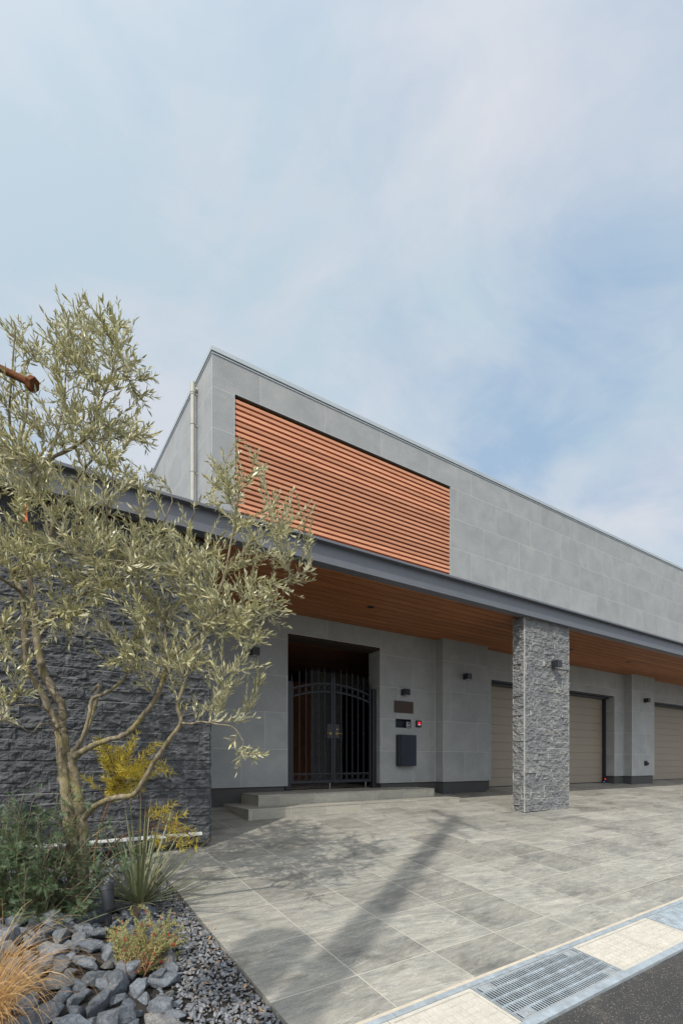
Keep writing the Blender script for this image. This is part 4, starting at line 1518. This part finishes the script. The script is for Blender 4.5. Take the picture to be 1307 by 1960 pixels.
for tgt, spike in TARGETS:
    NPa = np.array(NODE_P)
    dv = tgt - NPa
    dist = np.linalg.norm(dv, axis=1)
    dirs = dv / (dist[:, None] + 1e-9)
    cost = dist * (1.25 - 0.3 * (dirs * np.array(NODE_D)).sum(1) - 0.25 * dirs[:, 2])
    i = int(np.argmin(cost))
    s0, d0, dd = NPa[i], np.array(NODE_D[i]), dist[i]
    if dd < 0.05:
        continue
    if dd > 0.9:
        s0 = s0 + (tgt - s0) * (1 - 0.9 / dd) * 0.0
    ctrl = s0 + d0 * dd * 0.3 + (tgt - s0) * 0.3 + np.array((0, 0, 0.10 * dd)) + RNG.normal(size=3) * 0.06 * dd
    tt = np.linspace(0, 1, max(5, int(dd / 0.035)))[:, None]
    end = tgt + np.array((0, 0, 0.0))
    P = (1 - tt) ** 2 * s0 + 2 * tt * (1 - tt) * ctrl + tt ** 2 * end
    P[1:-1] += RNG.normal(size=P[1:-1].shape) * 0.006
    r0 = min(0.0065, 0.0022 + 0.006 * dd)
    branches.tube(P, np.linspace(r0, 0.0012, len(P)), 5, cap=False)
    for q in range(2, len(P) - 1, 2):
        NODE_P.append(P[q])
        NODE_D.append(unit(P[q + 1] - P[q]))
    put_leaves(P, first=max(0.1, 1 - 0.30 / dd) if dd > 0.34 else 0.2)
    # side shoots
    ns = int(RNG.integers(1, 4) + dd * 3.5)
    for q in range(ns):
        f = RNG.uniform(0.25, 0.95)
        k_ = int(f * (len(P) - 2))
        d = unit(P[k_ + 1] - P[k_])
        out = rnd_unit()
        out = unit(out - d * (out @ d))
        sd = unit(d * 0.75 + out * 0.8 + np.array((0, 0, 0.30)))
        ln = RNG.uniform(0.10, 0.30) * (0.7 if spike else 1.0)
        m_ = 6
        ts = np.linspace(0, 1, m_)[:, None]
        Q = P[k_] + sd * ln * ts + np.array((0, 0, 0.12 * ln)) * ts ** 2 + d * ln * 0.15 * ts ** 2
        if outside(Q[-1]):
            continue
        branches.tube(Q, np.linspace(0.0017, 0.0009, m_), 4, cap=False)
        put_leaves(Q, first=0.12)
part('branches', branches, M['twig'], olive, smooth=True)
mb = MB()
leaves(mb, LP, LD, LN, LL, LW, 0, 1)
print('olive leaves', len(LP))
part('crown', mb, [M['olive_top'], M['olive_under']], olive, smooth=True)

t = thing('tree_tag', 'bright orange tag tied to the olive stem', 'plant tag', tuple(px(46, 1000, 3.66)))
mb = MB()
c = px(49, 985, 3.655)
for (dz0, dz1, tw) in ((0.075, 0.03, 0.005), (0.022, -0.052, -0.004)):
    ax_ = np.array((EX[0], EY[0], 0)) * 0.017
    dn = np.array((EX[1], EY[1], 0)) * 0.003
    a, b_ = c + np.array((0, 0, dz0)), c + np.array((0, 0, dz1))
    V = [a - ax_ - dn, a + ax_ - dn + dn * 2 * tw / 0.005, b_ + ax_ - dn, b_ - ax_ - dn]
    V += [q + dn * 1.0 for q in V]
    mb.raw(V, [(0, 1, 2, 3), (7, 6, 5, 4), (0, 4, 5, 1), (1, 5, 6, 2), (2, 6, 7, 3), (3, 7, 4, 0)])
part('ribbon', mb, M['orange'], t)
mb = MB()
mb.tube([px(38, 982, 3.70), px(46, 978, 3.665), px(50, 981, 3.66)], 0.0025, 6)
part('tie', mb, M['black'], t)

# ------------------------------------------------------------------ rockery
def make_rock(seed, flat):
    r = np.random.default_rng(seed)
    bm = bmesh.new()
    n_ = int(r.integers(13, 19))
    for k in range(n_):
        v = r.normal(size=3)
        v = v / np.linalg.norm(v) * r.uniform(0.8, 1.0)
        bm.verts.new((v[0] * 0.5, v[1] * r.uniform(0.30, 0.38), v[2] * flat))
    res = bmesh.ops.convex_hull(bm, input=bm.verts)
    bmesh.ops.delete(bm, geom=[g for g in res['geom_interior'] if isinstance(g, bmesh.types.BMVert)], context='VERTS')
    bmesh.ops.dissolve_limit(bm, angle_limit=0.20, verts=bm.verts, edges=bm.edges)
    bmesh.ops.bevel(bm, geom=list(bm.edges), offset=0.014, segments=1, affect='EDGES', profile=0.5)
    bmesh.ops.triangulate(bm, faces=bm.faces)
    bmesh.ops.subdivide_edges(bm, edges=bm.edges, cuts=2, use_grid_fill=True)
    bm.normal_update()
    co = np.array([v.co for v in bm.verts])
    d = (fbm(co[:, 0] * 5 + seed, co[:, 1] * 5 + co[:, 2] * 4, seed, 4) - 0.5) * 0.06 + (ridged(co[:, 0] * 9 + seed, co[:, 2] * 12 + co[:, 1] * 3, seed + 9, 2) - 0.5) * 0.035
    for v, q in zip(bm.verts, d):
        v.co += v.normal * q
    me = bpy.data.meshes.new('rock')
    bm.to_mesh(me)
    bm.free()
    return me


ROCKS = [make_rock(100 + k, (0.26, 0.32, 0.38, 0.3)[k % 4]) for k in range(16)]
ROCKS_B = []
for me in ROCKS:
    me.materials.append(M['rock_blue'])
    c = me.copy()
    c.materials.clear()
    c.materials.append(M['rock_brown'])
    ROCKS_B.append(c)


def bed_limit(y):
    """right-hand limit of the stones: the gravel strip lies beyond it"""
    return np.interp(y, [1.8, 2.3, 2.9, 3.4, 4.0, 4.6, 5.2], [0.60, 0.69, 0.83, 0.88, 0.90, 0.90, 0.86])


placed = []
nrock = 0
rr = np.random.default_rng(21)
for lay, (count, smin, smax, sep) in enumerate(((110, 0.16, 0.265, 0.72), (230, 0.085, 0.15, 0.60), (130, 0.10, 0.17, 0.5))):
    done = tries = 0
    while done < count and tries < 6000 and nrock < 296:
        tries += 1
        y = rr.uniform(1.75, 5.0)
        lim = float(bed_limit(y))
        x = rr.uniform(-0.45 - 0.1 * (y - 2), lim - 0.05)
        # only where the bed can be seen
        a = x * EX[0] + y * EY[0]
        zc_ = x * EX[1] + y * EY[1]
        u = CXP + FPX * a / zc_
        if u < -40:
            continue
        s_ = rr.uniform(smin, smax)
        if lay < 2:
            if any((x - q[0]) ** 2 + (y - q[1]) ** 2 < (sep * 0.5 * (s_ + q[2])) ** 2 for q in placed if q[3] < 2):
                continue
            zoff = s_ * (0.14 if lay == 0 else 0.10)
        else:
            near = [q for q in placed if (x - q[0]) ** 2 + (y - q[1]) ** 2 < (0.5 * (s_ + q[2]) * 0.9) ** 2]
            if not (1 <= len(near) <= 3) or any(q[3] == 2 for q in near):
                continue
            zoff = max(q[4] for q in near) + s_ * 0.22
        z = float(soil_z(x, y)) + zoff
        k = int(rr.integers(0, 16))
        brown = rr.random() < 0.12
        o = bpy.data.objects.new('rock', (ROCKS_B if brown else ROCKS)[k])
        o.location = (x, y, z)
        o.rotation_euler = (rr.normal() * (0.25 if lay < 2 else 0.45), rr.normal() * (0.25 if lay < 2 else 0.4), rr.uniform(0, 2 * PI))
        f = s_ * rr.uniform(0.95, 1.2)
        o.scale = (f * rr.uniform(0.9, 1.15), f * rr.uniform(0.95, 1.2), f * rr.uniform(0.9, 1.3))
        link(o)
        if brown:
            tag(o, 'angular rockery stone with rusty brown faces', 'rock', 'rusty brown rockery stones')
        else:
            tag(o, 'angular blue-grey stone of the rockery', 'rock', 'blue-grey rockery stones')
        placed.append((x, y, s_, lay, zoff))
        done += 1
        nrock += 1
print('rocks', nrock)

# gravel strip along the slabs
rr = np.random.default_rng(5)
gb_ = bmesh.new()
bmesh.ops.create_icosphere(gb_, subdivisions=1, radius=1.0)
GV = np.array([v.co for v in gb_.verts])
GF = [[v.index for v in f.verts] for f in gb_.faces]
gb_.free()
chips = MB()
for k in range(5600):
    y = rr.uniform(1.7, 5.3)
    lim = float(bed_limit(y))
    x = rr.uniform(lim - 0.16, EDGE - 0.008)
    if x < lim and rr.random() < 0.6:
        continue
    s_ = rr.uniform(0.007, 0.0145) * (1.0 if rr.random() < 0.9 else 1.5)
    V = GV * (1 + rr.normal(size=(len(GV), 1)) * 0.18)
    V = V * np.array((1.25, 0.85, 0.5)) * s_
    a, b_, c = rr.uniform(0, 2 * PI), rr.normal() * 0.5, rr.normal() * 0.5
    R = np.array(Matrix.Rotation(a, 3, 'Z') @ Matrix.Rotation(b_, 3, 'X') @ Matrix.Rotation(c, 3, 'Y'))
    V = V @ R.T + np.array((x, y, float(soil_z(x, y)) + 0.004 + rr.uniform(0, 0.022)))
    chips.raw(V, GF)
tag(part('gravel', chips, M['gravel']), 'crushed blue slate gravel strip along the slabs', 'gravel', kind='stuff')

# ------------------------------------------------------------------ bronze sedge
def ribbon(mb, P, wid, side=None, mi=0, fold=0.0):
    P = np.asarray(P, float)
    T = unit(np.gradient(P, axis=0))
    if side is None:
        side = np.cross(T[0], rnd_unit())
    S_ = unit(side - T * (T @ side)[:, None])
    Nn = np.cross(T, S_)
    w_ = np.asarray(wid)[:, None] * 0.5
    if fold:
        V = np.stack([P - S_ * w_ + Nn * w_ * fold, P, P + S_ * w_ + Nn * w_ * fold], 1).reshape(-1, 3)
        F = [(3 * i + q, 3 * i + q + 1, 3 * i + 4 + q, 3 * i + 3 + q) for i in range(len(P) - 1) for q in (0, 1)]
    else:
        V = np.stack([P - S_ * w_, P + S_ * w_], 1).reshape(-1, 3)
        F = [(2 * i, 2 * i + 1, 2 * i + 3, 2 * i + 2) for i in range(len(P) - 1)]
    mb.raw(V, F, mi)


SB = np.array((-0.15, 2.64, float(soil_z(-0.15, 2.64)) + 0.05))
t = thing('bronze_sedge', 'orange bronze sedge tussock arching over the rocks', 'ornamental grass', tuple(SB))
mb = MB()
rr = np.random.default_rng(8)
for k in range(760):
    a = rr.uniform(0, 2 * PI)
    b0 = SB + np.array((math.cos(a), math.sin(a), 0)) * rr.uniform(0, 0.09) + np.array((0, 0, rr.uniform(-0.02, 0.03)))
    az = a + rr.normal() * 0.5
    ln = rr.uniform(0.32, 0.64)
    lean = rr.uniform(0.05, 0.62)
    h = np.array((math.cos(az), math.sin(az), 0))
    n_ = 11
    P = [b0]
    d = unit(h * math.sin(lean) + np.array((0, 0, math.cos(lean))))
    droop = rr.uniform(1.0, 4.2)
    curl = rr.normal(size=3) * 0.12
    for q in range(n_):
        d = unit(d + (np.array((0, 0, -1)) * droop * (q / n_) ** 2.0 * 0.24 + h * 0.03 + curl * 0.25))
        P.append(P[-1] + d * ln / n_)
    P = np.array(P)
    P[:, 2] = np.maximum(P[:, 2], SB[2] - 0.05 + 0.02 * rr.random())
    ribbon(mb, P, np.linspace(0.0027, 0.0010, len(P)))
part('blades', mb, M['sedge'], t, smooth=True)

# ------------------------------------------------------------------ spiky rosette
AB = np.array((0.77, 3.86, float(soil_z(0.77, 3.86)) + 0.10))
t = thing('spiky_yucca', 'spiky grey-green rosette with stiff brown-tipped leaves', 'yucca', tuple(AB))
mb = MB()
rr = np.random.default_rng(12)
for k in range(92):
    az = k * 2.399963 + rr.normal() * 0.15
    f = (k / 92)
    lean = 0.08 + 1.32 * f ** 0.8 + rr.normal() * 0.09
    ln = rr.uniform(0.58, 0.95)
    h = np.array((math.cos(az), math.sin(az), 0))
    d = h * math.sin(lean) + np.array((0, 0, math.cos(lean)))
    tt = np.linspace(0, 1, 9)
    P = AB + h * 0.02 + np.outer(tt * ln, d) + np.outer(tt ** 2 * ln * 0.06, (0, 0, -1.0))
    wid = 0.0165 * np.array([0.75, 1.0, 1.0, 0.92, 0.8, 0.64, 0.46, 0.26, 0.04])
    side = np.cross(d, (0, 0, 1.0)) if abs(d[2]) < 0.98 else np.array((1.0, 0, 0))
    cut = 8
    ribbon(mb, P[:cut], wid[:cut], side, 0, 0.35)
    ribbon(mb, P[cut - 1:], wid[cut - 1:], side, 1, 0.35)
part('leaves', mb, [M['spike_leaf'], M['tip']], t, smooth=True)
mb = MB()
mb.tube([AB + np.array((0, 0, -0.12)), AB + np.array((0, 0, 0.0)), AB + np.array((0, 0, 0.05))], [0.05, 0.045, 0.02], 10)
part('stem', mb, M['shrub_stem'], t, smooth=True)

# ------------------------------------------------------------------ feathery green shrub
t = thing('feathery_shrub', 'dark green feathery shrub in front of the olive trunk', 'shrub', tuple(px(40, 1790, 3.45)))
stems, fol = MB(), MB()
rr = np.random.default_rng(14)
fP, fD, fN, fL, fW = [], [], [], [], []


def feather(p, d, ln, up):
    """a pinnate leaf: narrow lobes either side of a rachis"""
    d = unit(d)
    s_ = unit(np.cross(d, up))
    n_ = int(rr.integers(5, 8))
    for q in range(n_):
        f = 0.2 + 0.8 * q / n_
        for sg in (-1, 1):
            fP.append(p + d * ln * f)
            fD.append(d * 0.75 + s_ * sg * (0.85 - 0.3 * f) + up * rr.normal() * 0.12)
            fN.append(up + rr.normal(size=3) * 0.2)
            fL.append(ln * 0.40 * (1.1 - 0.55 * abs(f - 0.5)))
            fW.append(0.0030)
    fP.append(p)
    fD.append(d)
    fN.append(up)
    fL.append(ln * 1.1)
    fW.append(0.0028)


STEMS = []
for k in range(74):
    u0 = rr.uniform(-90, 118)
    b0 = px(u0, 1790, rr.uniform(3.35, 3.8))
    u1 = u0 + rr.normal() * 34 + (u0 - 30) * 0.2
    v1 = 1500 + 110 * rr.random() ** 1.2 + 0.0022 * (u1 - 80) ** 2 + (60 if u1 > 140 else 0)
    STEMS.append((b0, px(u1, v1 + rr.uniform(0, 190) * (k % 3 > 0), rr.uniform(3.1, 3.7))))
for (u1, v1, z1) in ((150, 1492, 3.2), (112, 1520, 3.2), (70, 1545, 3.1), (160, 1515, 3.2), (12, 1540, 3.1), (205, 1580, 3.15), (25, 1535, 3.3), (285, 1608, 3.3), (255, 1630, 3.3), (190, 1600, 3.3)):
    STEMS.append((px(80 + rr.normal() * 22, 1770, 3.4), px(u1, v1, z1 + 0.1)))
for (b0, e0) in STEMS:
    ln = np.linalg.norm(e0 - b0)
    ctrl = (b0 + e0) / 2 + np.array((0, 0, 0.12 * ln)) + rr.normal(size=3) * 0.06
    tt = np.linspace(0, 1, 16)[:, None]
    P = (1 - tt) ** 2 * b0 + 2 * tt * (1 - tt) * ctrl + tt ** 2 * e0
    P[1:] += rr.normal(size=P[1:].shape) * 0.004
    stems.tube(P, np.linspace(0.0048, 0.0018, 16), 5, cap=False)
    for q in range(3, 16):
        for w_ in range(3):
            d = unit(P[q] - P[q - 1])
            out = rnd_unit()
            out = unit(out - d * (out @ d))
            up = unit(np.array((0, 0, 1.0)) + 0.4 * rr.normal(size=3))
            feather(P[q] + rr.normal(size=3) * 0.006, d * 0.55 + out, rr.uniform(0.035, 0.068) * (1.0 if q < 13 else 0.6), up)
        if q % 4 == 0 and ln > 0.3:
            # a short side shoot
            d = unit(P[q] - P[q - 1])
            out = rnd_unit()
            sd = unit(d * 0.7 + unit(out - d * (out @ d)))
            Q = P[q] + sd * np.linspace(0, rr.uniform(0.09, 0.2), 5)[:, None]
            stems.tube(Q, np.linspace(0.0025, 0.0012, 5), 4, cap=False)
            for z in range(1, 5):
                for w_ in range(3):
                    out = rnd_unit()
                    feather(Q[z], sd * 0.6 + unit(out - sd * (out @ sd)), rr.uniform(0.045, 0.075), unit(np.array((0, 0, 1.0)) + 0.4 * rr.normal(size=3)))
leaves(fol, fP, fD, fN, fL, fW, prof=((0.0, 0.7), (0.5, 1.0), (1.0, 0.2)), bend=0.08, fold=0.1)
print('shrub lobes', len(fP))
part('stems', stems, M['shrub_stem'], t, smooth=True)
part('foliage', fol, M['shrub_leaf'], t, smooth=True)

# ------------------------------------------------------------------ golden shrub against the wall
t = thing('golden_shrub', 'golden yellow needle-leaved shrub between olive trunk and stone wall', 'shrub', tuple(px(185, 1690, 4.3)))
stems, fol = MB(), MB()
rr = np.random.default_rng(17)
yP, yD, yN, yL, yW = [], [], [], [], []
base = px(178, 1690, 4.25)
ends = []
for k in range(50):
    while True:
        u, v = rr.uniform(150, 326), rr.uniform(1405, 1540)
        if ((u - 240) / 88) ** 2 + ((v - 1468) / 68) ** 2 < 1:
            break
    ends.append(px(u, v, rr.uniform(4.0, 4.45)))
for (u, v) in ((352, 1560), (368, 1590), (378, 1605), (340, 1575), (362, 1612), (330, 1540), (300, 1545), (318, 1552), (372, 1620), (350, 1625), (300, 1610), (308, 1622)):
    ends.append(px(u, v, rr.uniform(3.95, 4.1)))
hub1, hub2 = px(205, 1545, 4.25), px(275, 1590, 4.12)
stems.tube(spline([base, px(185, 1610, 4.26), hub1, px(225, 1480, 4.26), px(252, 1440, 4.25)], 5), np.linspace(0.011, 0.004, 21), 7)
stems.tube(spline([base, px(225, 1610, 4.18), hub2, px(325, 1575, 4.05), px(365, 1600, 4.0)], 5), np.linspace(0.008, 0.003, 21), 7)
for k, e0 in enumerate(ends):
    h0 = hub1 if k < 50 else hub2
    if k < 50:
        h0 = h0 + (px(235, 1470, 4.25) - h0) * rr.uniform(0, 0.8)
    ln = np.linalg.norm(e0 - h0)
    ctrl = (h0 + e0) / 2 + np.array((0, 0, 0.1 * ln)) + rr.normal(size=3) * 0.03
    tt = np.linspace(0, 1, 12)[:, None]
    P = (1 - tt) ** 2 * h0 + 2 * tt * (1 - tt) * ctrl + tt ** 2 * e0
    stems.tube(P, np.linspace(0.0035, 0.0014, 12), 5, cap=False)
    n0 = 5 if ln > 0.2 else 2
    for q in range(n0, 12):
        d = unit(P[q] - P[q - 1])
        for w_ in range(9):
            out = rnd_unit()
            out = unit(out - d * (out @ d))
            yP.append(P[q] + d * rr.uniform(-0.012, 0.012))
            yD.append(d * rr.uniform(0.35, 1.0) + out + np.array((0, 0, 0.1)))
            yN.append(rnd_unit())
            yL.append(rr.uniform(0.04, 0.07))
            yW.append(0.0047)
leaves(fol, yP, yD, yN, yL, yW, prof=((0.0, 0.8), (0.5, 1.0), (1.0, 0.2)), bend=0.15, fold=0.1)
part('stems', stems, M['red_stem'], t, smooth=True)
part('foliage', fol, M['yellow_leaf'], t, smooth=True)

# ------------------------------------------------------------------ little red-flowered shrub
RB = np.array((0.60, 3.02, float(soil_z(0.6, 3.02)) + 0.05))
t = thing('red_flowered_shrub', 'low green shrub with tiny crimson flowers among the rocks', 'shrub', tuple(RB))
stems, fol, flo = MB(), MB(), MB()
rr = np.random.default_rng(19)
sP, sD, sN, sL, sW = [], [], [], [], []
qP, qD, qN, qL, qW = [], [], [], [], []
ENDS = [(198, 1815), (205, 1778), (225, 1758), (250, 1742), (268, 1735), (285, 1748), (312, 1752), (325, 1745), (340, 1770), (352, 1800), (345, 1835), (385, 1845), (330, 1868), (312, 1885), (350, 1868), (240, 1800), (275, 1790), (300, 1800), (215, 1830), (262, 1770)]
for k in range(120):
    if k < len(ENDS):
        u, v = ENDS[k]
        e0 = px(u, v, rr.uniform(2.95, 3.25))
    else:
        e0 = px(rr.uniform(200, 356), rr.uniform(1762, 1872), rr.uniform(2.9, 3.35))
    b0 = RB + rr.normal(size=3) * np.array((0.05, 0.05, 0.01))
    ln = np.linalg.norm(e0 - b0)
    ctrl = (b0 + e0) / 2 + np.array((0, 0, 0.02 + 0.12 * ln)) + rr.normal(size=3) * 0.03
    n_ = 16
    tt = np.linspace(0, 1, n_)[:, None]
    P = (1 - tt) ** 2 * b0 + 2 * tt * (1 - tt) * ctrl + tt ** 2 * e0
    P[:, 2] = np.maximum(P[:, 2], RB[2] - 0.06)
    stems.tube(P, np.linspace(0.0024, 0.0009, n_), 4, cap=False)
    for q in range(3, n_):
        d = unit(P[q] - P[q - 1] + 1e-6)
        for w_ in range(13):
            out = rnd_unit()
            out = unit(out - d * (out @ d))
            sP.append(P[q] + d * rr.uniform(-0.01, 0.01))
            sD.append(d * 0.7 + out)
            sN.append(rnd_unit())
            sL.append(rr.uniform(0.011, 0.021))
            sW.append(0.0036)
        if rr.random() < 0.13:
            c = P[q] + rr.normal(size=3) * 0.006
            for w_ in range(7):
                qP.append(c)
                qD.append(rnd_unit() + np.array((0, 0, -0.2)))
                qN.append(rnd_unit())
                qL.append(rr.uniform(0.007, 0.013))
                qW.append(0.006)
leaves(fol, sP, sD, sN, sL, sW, prof=((0.0, 0.5), (0.5, 1.0), (1.0, 0.2)))
leaves(flo, qP, qD, qN, qL, qW, prof=((0.0, 0.6), (0.5, 1.0), (1.0, 0.5)))
part('stems', stems, M['red_stem'], t, smooth=True)
part('foliage', fol, M['small_leaf'], t, smooth=True)
part('flowers', flo, M['red_flower'], t, smooth=True)['kind'] = 'stuff'

# ------------------------------------------------------------------ garden lights, bar, pipe, fallen leaves
def spotlight(p, aim, lb, scale=1.0, stake=0.22, mname='black'):
    p, aim = np.asarray(p, float), unit(np.asarray(aim, float))
    t = thing('garden_spotlight', lb, 'garden light', tuple(p - np.array((0, 0, stake))), 'garden spotlights')
    mb = MB()
    a, b_ = p - aim * 0.075 * scale, p + aim * 0.085 * scale
    mb.tube([a, a + aim * 0.008, b_ - aim * 0.03 * scale, b_ - aim * 0.028 * scale, b_], [0.026 * scale, 0.031 * scale, 0.043 * scale, 0.046 * scale, 0.046 * scale], 24)
    part('head', mb, M[mname], t, smooth=True, sharp=35)
    mb = MB()
    mb.tube([b_ + aim * 0.0006, b_ + aim * 0.002], [0.038 * scale, 0.036 * scale], 20)
    part('lens', mb, M['glass'], t)
    mb = MB()
    mb.tube([a + aim * 0.02, a - np.array((0, 0, 0.035)), p - np.array((0, 0, stake))], [0.011, 0.013, 0.010], 10)
    mb.cyl(a - np.array((0, 0, 0.09)), 0.02, 0.05, 12)
    part('stake', mb, M['black'], t, smooth=True, sharp=35)
    return t


cs = px(206, 1722, 3.22)
spotlight(cs, px(196, 1640, 3.30) - cs, 'black tapered spotlight beside the spiky rosette', 0.98)
cs = px(188, 1660, 3.95)
spotlight(cs, px(215, 1600, 4.2) - cs, 'black spotlight half hidden between the green shrub and the spiky rosette', 0.8)
t = thing('wall_floodlight', 'dark square floodlight with pale lens on the stone wall', 'floodlight', (0.06, 5.29, -0.5))
mb = MB()
mb.box(0.02, 0.13, 5.19, 5.27, -0.49, -0.385)
part('wall_box', mb, M['navy'], t, bevel=0.004)
mb = MB()
mb.tube([(0.075, 5.19, -0.45), (0.12, 5.10, -0.47), (0.18, 5.04, -0.46)], 0.01, 8)
part('arm', mb, M['black'], t)
mb = MB()
o_ = np.array((0.20, 5.02, -0.452))
for (dx0, dx1, dz_) in ((-0.045, 0.075, 0.02),):
    V = [(o_[0] + x, o_[1] + y, o_[2] + z - 0.35 * x) for x in (dx0, dx1) for y in (-0.03, 0.03) for z in (-dz_, dz_)]
    mb.raw(V, [(0, 1, 3, 2), (4, 6, 7, 5), (0, 4, 5, 1), (2, 3, 7, 6), (0, 2, 6, 4), (1, 5, 7, 3)])
part('head', mb, M['black'], t, bevel=0.003)
mb = MB()
V = [(o_[0] - 0.0462, o_[1] + y, o_[2] + z + 0.016) for y in (-0.026, 0.026) for z in (-0.017, 0.017)]
V += [(x - 0.003, y, z) for (x, y, z) in V]
mb.raw(V, [(0, 1, 3, 2), (4, 6, 7, 5), (0, 4, 5, 1), (2, 3, 7, 6), (0, 2, 6, 4), (1, 5, 7, 3)])
part('lens', mb, M['lens'], t)

t = thing('light_bar', 'long white aluminium light bar along the foot of the stone wall', 'light bar', (0.9, 5.24, -0.8))
mb = MB()
mb.box(0.10, 0.78, 5.222, 5.247, -0.781, -0.755)
mb.box(0.782, 1.672, 5.218, 5.250, -0.785, -0.752)
part('housing', mb, M['white'], t, bevel=0.002)
for x in (0.3, 0.7, 1.1, 1.55):
    mb = MB()
    mb.box(x - 0.01, x + 0.01, 5.228, 5.30, -0.80, -0.7855)
    part('bracket', mb, M['steel'], t)

t = thing('rusty_pipe_arm', 'rusty iron pipe with flanged end poking in from the left', 'pipe', tuple(px(-230, 1850, 3.0)))
mb = MB()
e_, s_ = px(58, 733, 3.0), px(-235, 590, 3.0)
mb.tube([s_, e_], 0.0215, 18)
part('arm', mb, M['rust'], t, smooth=True, sharp=40)
mb = MB()
d = unit(e_ - s_)
mb.tube([e_ - d * 0.004, e_ + d * 0.03], 0.045, 6)
part('flange', mb, M['rust'], t, bevel=0.003)
mb = MB()
mb.tube([px(-230, 1850, 3.0), s_ + np.array((0, 0, 0.08))], 0.03, 14)
part('post', mb, M['rust'], t, smooth=True, sharp=40)

rr = np.random.default_rng(23)
SPOTS = [(1.16, 3.36), (1.10, 3.25), (1.07, 3.05), (1.02, 2.9), (1.08, 2.6), (1.04, 2.35), (0.98, 3.7), (1.05, 3.95), (0.95, 2.2), (1.09, 2.1), (1.0, 4.2), (0.9, 2.7), (1.85, 4.75), (2.6, 5.4), (4.1, 5.2)]
for k, (x, y) in enumerate(SPOTS):
    mb = MB()
    on_drive = x > EDGE
    z = float(ground_z(x, y)) + 0.006 if on_drive else float(soil_z(x, y)) + 0.034
    az = rr.uniform(0, 2 * PI)
    leaves(mb, [(x, y, z)], [(math.cos(az), math.sin(az), 0.12)], [(0, 0.1, 1)], [0.045 if x < 1.5 else 0.03], [0.012], 0, bend=0.25)
    o = part('fallen_leaf', mb, M['dry_leaf'])
    if on_drive and x < 1.5:
        tag(o, 'curled tan leaf lying on the slab edge beside the gravel', 'leaf', 'fallen leaves')
    elif on_drive:
        tag(o, 'dry brown leaf lying on the driveway slabs', 'leaf', 'leaves on the driveway')
    else:
        tag(o, 'dry tan leaf lying on the slate gravel', 'leaf', 'leaves on the gravel')

# ------------------------------------------------------------------ utility pole across the road, whose shadow crosses the drive
PB = np.array((-2.81, -0.55))
pz = float(plane_z(*PB)) - 0.2
t = thing('utility_pole', 'concrete utility pole with transformer standing at the roadside', 'utility pole', (PB[0], PB[1], pz))
TOP = 11.0
mb = MB()
mb.tube([(PB[0], PB[1], pz), (PB[0], PB[1], 4.0), (PB[0], PB[1], TOP)], [0.165, 0.15, 0.085], 20)
part('pole', mb, M['mortar'], t, smooth=True, sharp=40)
nn = unit(np.array((-1.0, 1.43, 0)))
mb = MB()
tc = np.array((PB[0], PB[1], 4.5)) + nn * 0.43
mb.cyl(tc, 0.235, 0.62, 22)
mb.cyl(tc + np.array((0, 0, 0.62)), 0.20, 0.05, 22)
part('transformer', mb, M['galv'], t, smooth=True, sharp=40)
mb = MB()
mb.tube([np.array((PB[0], PB[1], 4.9)), tc + np.array((0, 0, 0.35))], 0.03, 8)
part('bracket', mb, M['galv'], t)
for (zz, ln) in ((TOP - 0.25, 0.75), (TOP - 1.0, 0.6)):
    mb = MB()
    ax_ = unit(np.array((0.35, 1.0, 0)))
    c = np.array((PB[0], PB[1], zz))
    mb.tube([c - ax_ * ln, c + ax_ * ln], 0.045, 8)
    part('crossarm', mb, M['galv'], t)
for (zz, o_, dr) in ((TOP - 0.2, 0.6, (1.0, -0.25, 0.02)), (TOP - 0.2, -0.6, (1.0, -0.25, 0.02)), (TOP - 0.95, 0.4, (1.0, -0.1, 0.0)), (TOP - 0.6, 0.0, (0.5, -1.0, 0.0))):
    c = np.array((PB[0], PB[1], zz)) + unit(np.array((0.35, 1.0, 0))) * o_
    dr = unit(np.array(dr))
    s1 = np.linspace(-14 if dr[0] > 0.8 else 0, 26, 30)
    P = c + np.outer(s1, dr) + np.outer((s1 / 26) ** 2 * 0.5, (0, 0, -1.0))
    mb = MB()
    mb.tube(P, 0.013, 6)
    part('cable', mb, M['black'], t)
